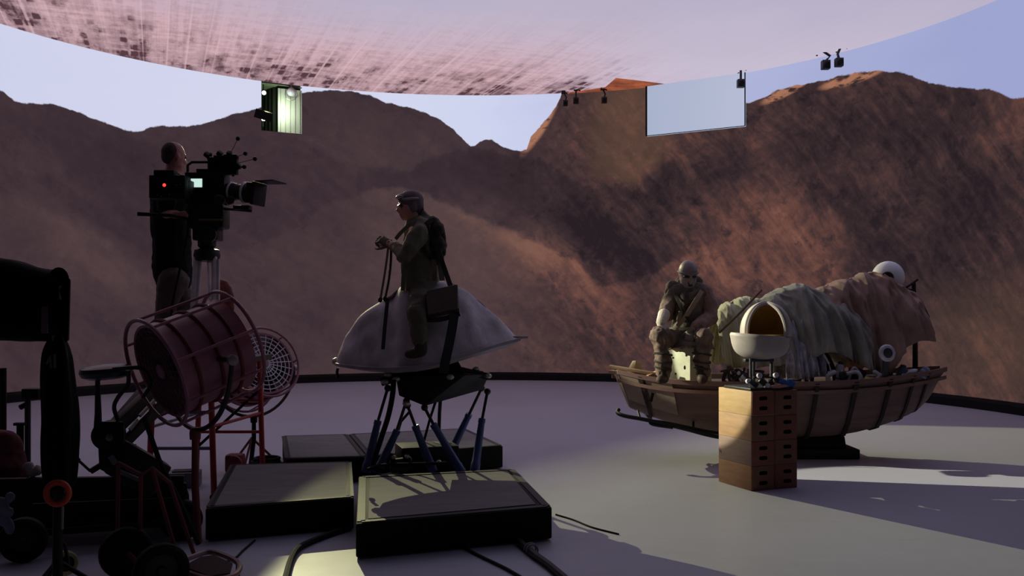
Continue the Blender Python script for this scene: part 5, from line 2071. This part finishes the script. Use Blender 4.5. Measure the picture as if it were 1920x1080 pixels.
b.tube([P(222, 868, 5.35), P(264, 890, 5.25), P(285, 878, 5.3), P(318, 905, 5.45)], .012, 8)
b.build('brace_bar', M_red_dark, ft)
b = MB()
b.tube([P(270, 782, 5.5), P(298, 862, 5.5), P(338, 942, 5.52), P(372, 1020, 5.6)], .016, 8)
b.build('strut', M_dark, ft)
b = MB()
b.tube([P(236, 1033, 5.22), P(262, 1060, 5.10), P(302, 1070, 4.90), P(338, 1064, 5.42), P(392, 1058, 5.5)], .014, 8)
b.build('axle', M_red_dark, ft)
wheel('tyre', ((236 - 960) / F * 5.22, 5.22, .145), (.55, -.83, 0), .145, .07, ft)
wheel('tyre', ((302 - 960) / F * 4.86, 4.86, .145), (.55, -.83, 0), .145, .07, ft)

f2c = P(476, 694, 9.05)
ft2, ftop2 = fan(f2c, (.66, -.66, .36), Vector((f2c.x - .03, 9.05, 0)), 'second red drum fan farther back beside the decks, its grille facing the boat', .30, .44, False)
for k in range(3):
    a = 2 * math.pi * k / 3 + .5
    b = MB()
    b.tube([Vector((f2c.x - .02, 9.05, .26)), Vector((f2c.x - .02 + .24 * math.cos(a), 9.05 + .24 * math.sin(a), .012))], .012, 8)
    b.build('leg', M_red_dark, ft2)
tb = MB()
tb.box(P(441, 868, 8.6), (.16, .15, .17), bevel=.03)
tb.lathe([(.05, 0), (.07, .01), (.07, .05), (.05, .06)], P(441, 868, 8.52), (0, -1, 0), 16)
tag(tb.build('motor_case', M_red_dark, None, loc=P(441, 880, 8.6)), 'small dark red motor case on the floor by the farther fan', 'case')
cc = P(497, 873, 8.75)
cb_ = MB()
for k in range(4):
    cb_.ring((cc.x + .01 * (k % 2), 8.75 + .01 * k, .02 + .028 * k), (0, 0, 1), .15 - .012 * k, .014, 32, 8)
tag(cb_.build('cable_coil', M_rubber, None, loc=(cc.x, 8.75, 0)), 'coil of black cable on the floor between the farther fan and the decks', 'cable')

# ---- red access platform the operator stands on
pf = thing('access_platform', P(357, 900, 7.85) * 1.0, 'red tubular access platform under the camera operator', 'platform')
px0, px1 = P(286, 700, 7.45).x, P(392, 700, 7.45).x + .05
fx = [Vector((px0 - .02, 7.42, 0)), Vector((px1, 7.42, 0)), Vector((px1 + .12, 8.42, 0)), Vector((px0 + .02, 8.42, 0))]
tx = [Vector((p.x + (.04 if i in (0, 3) else -.03), p.y, PLH - .05)) for i, p in enumerate(fx)]
for a, e in zip(fx, tx):
    b = MB(); b.tube([a + Vector((0, 0, .02)), e], .024, 10); b.build('leg', M_red, pf)
    b = MB(); b.lathe([(.035, 0), (.035, .02), (.02, .04)], a, n=12); b.build('foot', M_rubber, pf)
for z, i, j in ((.72, 0, 1), (.42, 0, 1), (.72, 2, 3), (.42, 2, 3), (.6, 0, 3), (.6, 1, 2)):
    b = MB()
    f_ = z / PLH
    b.tube([fx[i].lerp(tx[i], f_) + Vector((0, 0, 0)), fx[j].lerp(tx[j], f_)], .014, 8)
    b.build('rung', mk('rung_grey', (120, 116, 132), .4) if i == 0 else M_red, pf)
b = MB()
b.tube([fx[3].lerp(tx[3], .25), fx[2].lerp(tx[2], .75)], .013, 8)
b.build('brace', M_dark, pf)
b = MB()
q = [tx[0] + Vector((-.10, -.08, 0)), tx[1] + Vector((.14, -.08, 0)), tx[2] + Vector((.08, .14, 0)), tx[3] + Vector((-.12, .14, 0))]
b.hexa(q, [p + Vector((0, 0, .05)) for p in q], bevel=.006)
b.build('deck_board', M_dark2, pf)

M_tri = mk('tripod_white', (236, 220, 228), .45)
# ---- tripod, head and film camera
TD = 7.80
tp_ = thing('tripod', Vector((P(388, 560, TD).x, TD, PLH)), 'pale-legged camera tripod with a black fluid head on the red platform', 'tripod')
tcx = P(388, 500, TD).x
for k, (dx, dy) in enumerate(((-.10, -.12), (.10, -.12), (.005, .16))):
    b = MB()
    tpz = P(388, 482, TD).z
    o1 = Vector((tcx + dx * .75, TD + dy * .35, tpz))
    o2 = Vector((tcx + dx, TD + dy, PLH + .02))
    b.tube([o1, o1.lerp(o2, .6)], .024, 8)
    b.tube([o1.lerp(o2, .55), o2], .016, 8)
    b.tube([o1 + Vector((.035, 0, -.02)), o1.lerp(o2, .6) + Vector((.035, 0, 0))], .012, 8)
    b.build('leg', M_tri, tp_)
b = MB()
b.lathe([(.05, -.05), (.10, -.04), (.11, 0), (.10, .05), (.07, .06)], P(388, 480, TD), n=20)
b.lathe([(.055, 0), (.075, .02), (.075, .15), (.06, .18)], P(388, 466, TD), n=20)
b.build('bowl', M_charcoal, tp_)
b = MB()
pbox(b, 356, 384, 426, 430, TD, .20, .03)
pbox(b, 366, 426, 414, 452, TD, .17, .02)
b.lathe([(.05, 0), (.07, .01), (.07, .04), (.05, .05)], P(392, 440, TD - .09), (0, -1, 0), 16)
b.build('fluid_head', M_charcoal, tp_)
b = MB()
pbox(b, 372, 410, 416, 414, TD - .105, .01, .001)
b.build('head_stripe', mk('brass_stripe', (120, 100, 60), .5), tp_)
b = MB()
b.tube([P(360, 412, TD - .06), P(320, 404, TD - .32), P(258, 401, TD - .36)], [.013, .013, .017], 8)
b.build('pan_handle', M_rubber, tp_)

cmr = thing('film_camera', P(405, 383, TD), 'black film camera bristling with accessories on the tripod before the operator', 'camera')
b = MB()
pbox(b, 352, 325, 426, 384, TD, .16, .012)
pbox(b, 372, 318, 420, 330, TD, .12, .008)
pbox(b, 392, 296, 436, 326, TD, .10, .012)
b.build('body', M_dark, cmr)
b = MB()
pbox(b, 285, 330, 352, 374, TD - .26, .14, .012)
pbox(b, 292, 320, 330, 334, TD - .26, .10, .008)
pbox(b, 346, 340, 362, 366, TD - .14, .20, .006)
b.build('recorder', M_dark, cmr)
b = MB()
b.ell(P(308, 347, TD - .332), (.014, .010, .014), seg=10)
b.build('tally_light', emit('tally_red', (255, 60, 50), 2.0), cmr)
b = MB()
for q in ((296, 366), (303, 368), (318, 365), (331, 347), (338, 346)):
    b.box(P(q[0], q[1], TD - .33), (.012, .008, .012))
b.each('recorder_button', M_steel, cmr)
mo = MB()
pbox(mo, 350, 329, 388, 358, TD - .10, .025, .004)
mon = mo.build('monitor', M_dark, cmr)
b = MB()
pbox(b, 358, 335, 379, 351, TD - .116, .003, 0)
b.build('screen', emit('monitor_glow', (200, 232, 224), 1.0), mon)
b = MB()
lc, la = P(426, 358, TD), Vector((.94, -.22, -.12)).normalized()
b.lathe([(.055, -.04), (.065, 0), (.065, .05), (.072, .055), (.072, .09), (.066, .095), (.066, .14), (.08, .15), (.08, .20)], lc, la, 24)
b.build('lens', M_charcoal, cmr)
b = MB()
b.ring(lc + la * .04, la, .072, .010, 24, 6)
b.ring(lc + la * .17, la, .084, .011, 24, 6)
b.each('lens_ring', M_sil, cmr)
Mm = frame(la)[3]
b = MB()
mc = lc + la * .25
b.box(mc, (.06, .19, .17), M=Mm, bevel=.008)
b.box(mc + la * .04, (.03, .21, .19), M=Mm, bevel=.008)
mb_ = b.build('matte_box', M_dark, cmr)
b = MB()
f_, r_, u_, _ = frame(la)
p0 = mc + la * .05 + u_ * .095
b.hexa([p0 - r_ * .10, p0 + la * .17 + u_ * .02 - r_ * .12, p0 + la * .17 + u_ * .02 + r_ * .12, p0 + r_ * .10], [p0 - r_ * .10 + u_ * .008, p0 + la * .17 + u_ * .028 - r_ * .12, p0 + la * .17 + u_ * .028 + r_ * .12, p0 + r_ * .10 + u_ * .008])
b.build('flag', M_dark, mb_)
b = MB()
b.tube([P(380, 388, TD - .06), P(472, 396, TD - .12)], .010, 8)
b.tube([P(380, 388, TD + .06), P(472, 396, TD + .00)], .010, 8)
pbox(b, 440, 386, 470, 394, TD - .1, .10, .004)
b.each('support_rod', M_charcoal, cmr)
b = MB()
b.lathe([(.03, 0), (.045, .01), (.045, .05), (.03, .06)], P(412, 376, TD - .10), (.2, -1, 0), 16)
b.lathe([(.025, 0), (.035, .01), (.035, .04), (.02, .05)], P(432, 376, TD - .10), (.2, -1, 0), 16)
b.each('follow_focus', M_charcoal, cmr)
b = MB()
b.tube([P(352, 330, TD), P(352, 310, TD), P(360, 304, TD), P(392, 304, TD), P(398, 318, TD)], .012, 8)
b.build('top_handle', M_dark, cmr)
b = MB()
rs = random.Random(12)
for (x0, y0, x1, y1) in ((405, 300, 412, 288), (420, 300, 430, 288), (430, 318, 442, 296), (436, 330, 448, 312), (412, 322, 404, 308), (396, 310, 388, 290)):
    b.tube([P(x0, y0, TD - .03), P(x1, y1, TD - .05)], .012, 6)
    b.box(P(x1, y1, TD - .05), (.04, .04, .035), (rs.random(), rs.random(), 0), bevel=.004)
b.each('accessory_arm', M_dark, cmr)
b = MB()
pbox(b, 420, 290, 446, 328, TD - .04, .06, .01)
pbox(b, 402, 292, 420, 302, TD - .06, .06, .006)
b.each('accessory_box', M_dark, cmr)
for (x, y, xb, yb) in ((446, 260, 430, 292), (478, 298, 446, 306), (460, 288, 440, 296), (394, 290, 402, 300), (458, 313, 444, 318)):
    b = MB()
    b.tube([P(xb, yb, TD - .02), P(x, y, TD - .03)], .0025, 5)
    b.ell(P(x, y, TD - .03), (.018, .018, .018), seg=12)
    b.build('tracking_ball', M_rubber, cmr)
b = MB()
b.tube(smooth_curve([P(355, 380, TD - .08), P(352, 430, TD - .14), P(338, 500, TD - .16), P(322, 580, TD - .15), P(316, 668, TD - .1)], 30), .010, 6)
b.build('camera_cable', M_rubber, cmr)

# red cushion beside the tripod legs
cu = MB()
c_ = P(421, 560, 8.0)
cu.ell(c_, (.085, .06, .17), Matrix.Rotation(-.22, 3, 'Y'), 18)
cu.limb([c_ + Vector((0, 0, -.05)), Vector((c_.x, c_.y, PLH + .05))], [.06, .07])
tag(cu.fuse('sandbag', mk('dull_red_cloth', (118, 62, 58), .8, bump=.2), None, .012, 4, folds(.012, 12, 77), loc=Vector((c_.x, c_.y, PLH))), 'dull red padded bag propped by the tripod legs', 'bag')

# ---- camera dolly with boom and round seat
dl_ = thing('camera_dolly', G(170, 1010), 'black wheeled camera dolly with a folded boom and round padded seat', 'dolly')
b = MB()
fl_, fr_ = G(20, 1030), G(345, 1000)
def dpt(px, py, d): return P(px, py, d)
b.hexa([P(-60, 1008, 5.75), P(352, 985, 6.10), P(330, 960, 6.65), P(-40, 975, 6.35)], [P(-60, 915, 5.75), P(352, 905, 6.10), P(330, 893, 6.65), P(-40, 893, 6.35)], bevel=.02)
b.bar(P(-50, 905, 5.8), P(345, 898, 6.12), .05, .05, bevel=.008)
b.bar(P(60, 1000, 5.66), P(330, 980, 6.02), .03, .04, bevel=.006)
b.bar(P(60, 950, 5.68), P(330, 938, 6.02), .02, .04, bevel=.006)
b.build('chassis', M_dark, dl_)
for (px, d, r) in ((44, 5.55, .135), (340, 6.08, .135), (10, 6.45, .135), (318, 6.75, .135)):
    wheel('wheel', Vector(((px - 960) / F * d, d, r)), (.35, -.93, 0), r, .09, dl_)
b = MB()
# pivot block
pv = P(204, 815, 5.62)
b.lathe([(.07, -.07), (.085, -.06), (.085, .06), (.07, .07)], pv, (.1, -1, 0), 24)
b.hexa([P(186, 880, 5.56), P(236, 900, 5.56), P(236, 900, 5.74), P(186, 880, 5.74)], [P(182, 790, 5.56), P(232, 790, 5.56), P(232, 790, 5.74), P(182, 790, 5.74)], bevel=.015)
b.build('boom_pivot', M_dark, dl_)
b = MB()
b.lathe([(.018, 0), (.022, .01), (.0, .016)], P(206, 820, 5.53), (0, -1, 0), 14, cap=False)
b.build('pivot_bolt', M_steel, dl_)
for (a, e, w, hgt, m_) in (((205, 812, 5.66), (300, 722, 6.08), .06, .09, M_dark2), ((222, 842, 5.66), (322, 742, 6.08), .05, .06, M_dark2), ((212, 800, 5.72), (268, 735, 6.05), .06, .06, M_dark)):
    b = MB()
    b.bar(P(*a), P(*e), w, hgt, bevel=.012)
    b.build('boom_arm', m_, dl_)
b = MB()
b.bar(P(243, 806, 5.66), P(258, 787, 5.72), .012, .02)
b.bar(P(262, 780, 5.74), P(294, 746, 5.88), .012, .02)
b.bar(P(219, 882, 5.46), P(262, 900, 5.46), .016, .022)
b.bar(P(207, 855, 5.5), P(217, 870, 5.5), .016, .03)
b.each('bright_edge', M_steel, dl_)
b = MB()
b.bar(P(212, 852, 5.62), P(300, 902, 5.75), .17, .22, bevel=.02)
b.build('lift_cylinder', M_dark2, dl_)
for k in (.35, .8):
    b = MB()
    b.bar(P(212, 852, 5.62).lerp(P(300, 902, 5.75), k) - Vector((.006, .0, .004)), P(212, 852, 5.62).lerp(P(300, 902, 5.75), k) + Vector((.006, .0, -.004)), .176, .226, bevel=.004)
    b.build('cylinder_band', mk('worn_band', (64, 52, 50), .5), dl_)
b = MB()
b.tube([P(183, 818, 5.6), P(184, 776, 5.6), P(183, 712, 5.6)], [.026, .020, .014], 10)
b.lathe([(.016, 0), (.024, .006), (.024, .02), (.016, .026)], P(184, 714, 5.6), n=12)
b.build('seat_post', M_charcoal, dl_)
b = MB()
sc_ = P(199, 697, 5.6)
b.lathe([(0, -.045), (.10, -.042), (.14, -.025), (.152, 0), (.145, .025), (.11, .040), (0, .046)], sc_, (-.06, -.04, 1), 30, cap=False)
b.build('seat', mk('seat_vinyl', (42, 44, 50), .35, spec=.5), dl_)
b = MB()
b.tube(smooth_curve([P(212, 692, 5.5), P(236, 690, 5.48), P(262, 690, 5.5), P(276, 700, 5.52), P(282, 722, 5.56), P(268, 745, 5.6)], 30), .012, 8)
b.build('arm_rail', M_charcoal, dl_)
b = MB()
b.tube(smooth_curve([P(240, 694, 5.5), P(240, 720, 5.52), P(222, 744, 5.54), P(214, 764, 5.56), P(222, 790, 5.6)], 26), .013, 8)
b.build('swan_neck', M_charcoal, dl_)
b = MB()
b.tube([P(196, 868, 5.6), P(170, 884, 5.58)], .018, 8)
b.tube([P(170, 884, 5.58), P(148, 864, 5.56)], .008, 8)
b.tube([P(148, 864, 5.56), P(140, 856, 5.56)], .014, 8)
b.build('brake_lever', M_dark, dl_)

# small silver case on the floor beyond the dolly
cs = thing('equipment_case', G(345, 912), 'small grey equipment case on the floor beyond the dolly, below the red platform', 'case')
b = MB()
b.box(G(345, 912) + Vector((0, 0, .065)), (.27, .20, .13), (0, 0, .2), bevel=.01)
b.build('shell', mk('case_grey', (118, 112, 126), .5), cs)
b = MB()
b.box(G(345, 912) + Vector((0.01, 0, .134)), (.20, .13, .012), (0, 0, .2), bevel=.003)
b.build('lid_panel', M_dark, cs)

# ---- big black light hood and its stand, nearest the viewer
HD = 4.40
hd = thing('light_hood', P(96, 640, HD), 'large black cloth light hood on a stand cut off by the picture edge', 'light hood')
b = MB()
def hoodfn(u, v):
    px = -190 + 300 * u
    top = sinterp([(-190, 470), (0, 484), (40, 492), (75, 502), (110, 508)], px)
    bot = sinterp([(-190, 632), (0, 638), (80, 641), (110, 636)], px)
    a = 2 * math.pi * v
    cy = (top + bot) / 2; hh = (bot - top) / 2
    c, s_ = math.cos(a), math.sin(a)
    se = lambda x: math.copysign(abs(x) ** .45, x)
    p = P(px, cy - hh * se(s_), HD + .30 * se(c))
    p += Vector((0, 0, .008 * mnoise.noise(p * 9)))
    return p
rows = b.grid(hoodfn, 24, 40, wrap_v=True)
b.bm.faces.new(rows[0][::-1]); b.bm.faces.new(rows[-1])
b.build('hood_body', M_black_cloth, hd, sharp=60)
b = MB()
def roll(u, v):
    a = 2 * math.pi * v
    y = HD - .24 + .30 * u
    return Vector(((110 + 20 * math.cos(a) - 960) / F * y, y, EYE - ((526 - 25 * math.sin(a)) - HZ) / F * y))
rows = b.grid(roll, 10, 20, wrap_v=True)
b.bm.faces.new(rows[0][::-1]); b.bm.faces.new(rows[-1])
b.build('rolled_flap', M_black_cloth, hd)
b = MB()
b.hexa([P(104, 640, HD - .2), P(128, 640, HD - .2), P(130, 640, HD + .25), P(104, 640, HD + .25)], [P(98, 520, HD - .22), P(132, 522, HD - .22), P(133, 522, HD + .25), P(98, 520, HD + .25)], bevel=.012)
b.build('side_flap', M_black_cloth, hd)
b = MB()
b.tube([P(101, 640, HD - .24), P(100, 590, HD - .24)], .009, 8)
b.tube([P(112, 562, HD - .24), P(109, 545, HD - .24), P(114, 535, HD - .24)], .007, 6)
pbox(b, 78, 575, 90, 625, HD - .3, .012, .003)
b.each('bracket', mk('dull_pink_metal', (104, 82, 92), .5), hd)
b = MB()
b.tube([P(108, 645, HD), Vector((P(108, 900, HD).x, HD, .05))], .018, 10)
b.build('stand_pole', M_dark, hd)
for k in range(3):
    a = 2 * math.pi * k / 3 + .4
    b = MB()
    x = P(108, 900, HD).x
    b.tube([Vector((x, HD, .32)), Vector((x + .40 * math.cos(a), HD + .40 * math.sin(a), .014))], .012, 8)
    b.build('stand_leg', M_dark, hd)

# long black cloth bag hanging off the stand
bgm = MB()
def bagfn(u, v):
    py = 632 + (928 - 632) * u
    lft = sinterp([(632, 92), (660, 80), (700, 76), (760, 76), (840, 75), (900, 80), (928, 90)], py)
    rgt = sinterp([(632, 122), (660, 132), (700, 138), (760, 146), (840, 146), (900, 142), (928, 130)], py)
    a = 2 * math.pi * v
    r = (rgt - lft) / 2
    wob = 1 + .09 * math.sin(5 * a + 3 * u) + .05 * mnoise.noise(Vector((math.cos(a) * 2, math.sin(a) * 2, u * 4)))
    return P((lft + rgt) / 2 + r * math.cos(a) * wob, py, HD - .16 + .09 * math.sin(a) * wob)
rows = bgm.grid(bagfn, 40, 44, wrap_v=True)
bgm.bm.faces.new(rows[0][::-1]); bgm.bm.faces.new(rows[-1])
bg2 = thing('cloth_bag', P(108, 925, HD - .1), 'long black cloth bag hanging below the light hood', 'bag')
bgm.build('sack', M_black_cloth, bg2, sharp=70)
b = MB()
b.tube([P(96, 690, HD - .262), P(94, 668, HD - .262), P(102, 664, HD - .262), P(103, 690, HD - .262)], .006, 6)
b.tube([P(88, 682, HD - .262), P(92, 672, HD - .262)], .006, 6)
b.each('buckle', mk('dull_grey_metal', (92, 82, 84), .5), bg2)

# orange ring and pale caster on a post
orr = thing('orange_handwheel', P(108, 925, 4.15), 'orange ring handwheel on a black post before the hanging black bag', 'handwheel')
b = MB()
b.ring(P(108, 925, 4.1), (.1, -1, .05), 20 / F * 4.1, .0135, 36, 10)
b.build('ring', mk('orange_red', (216, 84, 58), .5, var=.1), orr)
b = MB()
b.lathe([(0, -.02), (.022, -.02), (.026, 0), (.022, .02), (0, .02)], P(110, 926, 4.1), (.1, -1, .05), 16, cap=False)
b.build('hub', M_charcoal, orr)
for k in range(3):
    a = 2 * math.pi * k / 3 + .5
    b = MB()
    c0_ = P(108, 925, 4.1)
    b.tube([c0_, c0_ + Vector((math.cos(a), .0, math.sin(a))) * .046], .006, 6)
    b.build('spoke', M_charcoal, orr)
b = MB()
b.tube([P(110, 930, 4.15), P(108, 1000, 4.18), Vector((P(104, 1000, 4.18).x, 4.2, .05))], .022, 10)
b.build('post', M_dark, orr)
b = MB()
b.lathe([(.10, 0), (.11, .02), (.06, .05), (.03, .06)], Vector((P(104, 1000, 4.18).x, 4.2, 0)), n=18)
b.build('base', M_dark, orr)
b = MB()
b.tube([P(118, 950, 4.12), P(117, 992, 4.14)], .005, 6)
b.build('cord', M_alu, orr)
ca = thing('caster', P(124, 1060, 4.0), 'pale yellow caster wheel under the post with the orange ring', 'wheel')
cz = P(122, 1056, 4.6)
wheel('tyre', cz, (.75, -.65, 0), .062, .045, ca, mk('pale_yellow_rubber', (170, 164, 110), .6), M_charcoal)
b = MB()
b.tube([cz + Vector((.03, -.03, 0)), cz + Vector((.0, 0, .09)), cz + Vector((-.04, .02, .11))], .010, 8)
b.build('fork', M_dark, ca)

# bits behind, by the screen on that side
def post_thing(name, px, y0, y1, d, r, lab, cat, mat=M_dark, extra=None):
    t = thing(name, Vector((P(px, 700, d).x, d, 0)), lab, cat)
    b = MB()
    x = P(px, 700, d).x
    b.tube([Vector((x, d, .02)), Vector((x, d, P(px, y0, d).z))], r, 8)
    b.build('pole', mat, t)
    b = MB()
    b.lathe([(.14, 0), (.14, .02), (.03, .04)], (x, d, 0), n=16)
    b.build('base', mat, t)
    if extra:
        extra(t, x, d)
    return t
def ex1(t, x, d):
    b = MB(); pbox(b, 46, 728, 78, 748, d, .1, .01); b.build('head_box', M_dark, t)
    b = MB(); b.tube([P(50, 758, d), P(38, 764, d)], .02, 8); b.build('side_knob', M_dark, t)
post_thing('equipment_stand', 52, 735, 0, 6.9, .022, 'dark equipment stand with a box head behind the hanging black bag', 'stand', mk('dark_violet_metal', (50, 42, 54), .5), ex1)
def ex2(t, x, d):
    b = MB(); b.bar(P(28, 795, d), P(48, 795, d), .05, .02); b.build('cross_bar', M_dark, t)
post_thing('short_stand', 38, 795, 0, 6.85, .026, 'shorter dark stand with a cross bar nearest the picture edge', 'stand', M_dark, ex2)
post_thing('tall_pole', 6, 690, 0, 7.0, .024, 'tall dark pole at the very edge of the picture below the light hood', 'pole')
rbag = MB()
c_ = P(14, 852, 6.2)
rbag.ell(c_, (.10, .09, .17), seg=16); rbag.ell(c_ + Vector((.03, 0, -.12)), (.11, .09, .10), seg=14); rbag.ell(c_ + Vector((-.06, .0, .02)), (.10, .08, .15), seg=14)
rbag.limb([c_ + Vector((0, 0, -.1)), Vector((c_.x, c_.y, .47))], [.10, .12])
tag(rbag.fuse('red_sack', mk('dark_red_sack', (92, 40, 46), .8, bump=.2), None, .014, 4, folds(.02, 9, 3), loc=Vector((c_.x, c_.y, .46))), 'dark red sack sitting on the dolly at the picture edge', 'sack')
for i, (px, py, s_, lab) in enumerate(((62, 880, .05, 'pale lump of crumpled paper on the dolly behind the hanging bag'),)):
    pp = MB()
    c_ = P(px, py, 5.9)
    for k in range(5):
        r_ = random.Random(k + 70)
        pp.ell(c_ + Vector((r_.uniform(-.04, .04), r_.uniform(-.04, .04), r_.uniform(-.02, .02))), (.035, .03, .028), seg=10)
    pp.limb([c_ - Vector((0, 0, .01)), Vector((c_.x, c_.y, .47))], [.02, .025])
    tag(pp.fuse('crumpled_paper', mk('pale_paper', (150, 140, 140), .8), None, .008, 2, folds(.008, 30, 5), loc=c_), lab, 'paper')
rg2 = MB()
c_ = P(10, 960, 5.35)
for k in range(8):
    r_ = random.Random(k + 170)
    rg2.ell(c_ + Vector((r_.uniform(-.03, .03), r_.uniform(-.015, .015), -.10 + .026 * k)), (.032, .016, .035), seg=10)
tag(rg2.fuse('rag', mk('pale_rag', (120, 120, 140), .8, bump=.2), None, .009, 3, folds(.012, 18, 8), loc=c_), 'pale blue grey rag hung over the dolly front at the picture edge', 'rag')

# ---- cables on the floor
def cable(name, pts, r, lab, mat=M_rubber):
    b = MB()
    q = [Vector((p[0], p[1], r)) if not isinstance(p, Vector) else Vector((p.x, p.y, r)) for p in pts]
    b.tube(smooth_curve(q, 48), r, 8)
    return tag(b.build(name, mat, None, loc=(q[0].x, q[0].y, 0)), lab, 'cable')
cable('floor_cable', [G(655, 995), G(610, 1010), G(565, 1030), G(548, 1050), G(538, 1082), G(530, 1120)], .020, 'thick black cable curving on the floor before the deck with the light patch')
cable('floor_cable', [G(478, 1015), G(455, 1035), G(438, 1050), G(400, 1062)], .007, 'thin cable on the floor near the base of the big fan')
cable('floor_cable', [G(870, 1030), G(905, 1048), G(950, 1070), G(1000, 1100)], .010, 'thin dark cable leading from the near deck toward the viewer')
cable('floor_cable', [G(1042, 966), G(1075, 976), G(1110, 990), G(1160, 1003)], .006, 'thin dark line of cable on the lit floor beside the near deck')
bun = thing('cable_bundle', G(1010, 1050), 'bundled grey cables tied together on the floor off the near deck corner', 'cable')
for k in range(4):
    b = MB()
    off = Vector((.018 * math.cos(k * 1.6), .018 * math.sin(k * 1.6), 0))
    q = [G(968, 1016) + off, G(1000, 1044) + off * 1.2, G(1030, 1066) + off, G(1070, 1100) + off]
    q = [Vector((p.x, p.y, .014 + .013 * (k % 2))) for p in q]
    b.tube(smooth_curve(q, 24), .013, 8)
    b.build('cable', mk('grey_cable', (74, 66, 70), .6) if k % 2 else M_rubber, bun)
for k in (.3, .36):
    b = MB()
    p = G(968, 1016).lerp(G(1030, 1066), k + .15)
    b.ring((p.x, p.y, .026), (G(1030, 1066) - G(968, 1016)), .036, .006, 18, 6)
    b.build('tie', mk('pale_tie', (150, 142, 148), .6), bun)
cable('floor_cable', [G(640, 905, .0), G(560, 878), G(520, 868), G(500, 880)], .008, 'thin dark cable running behind the decks to the coil')
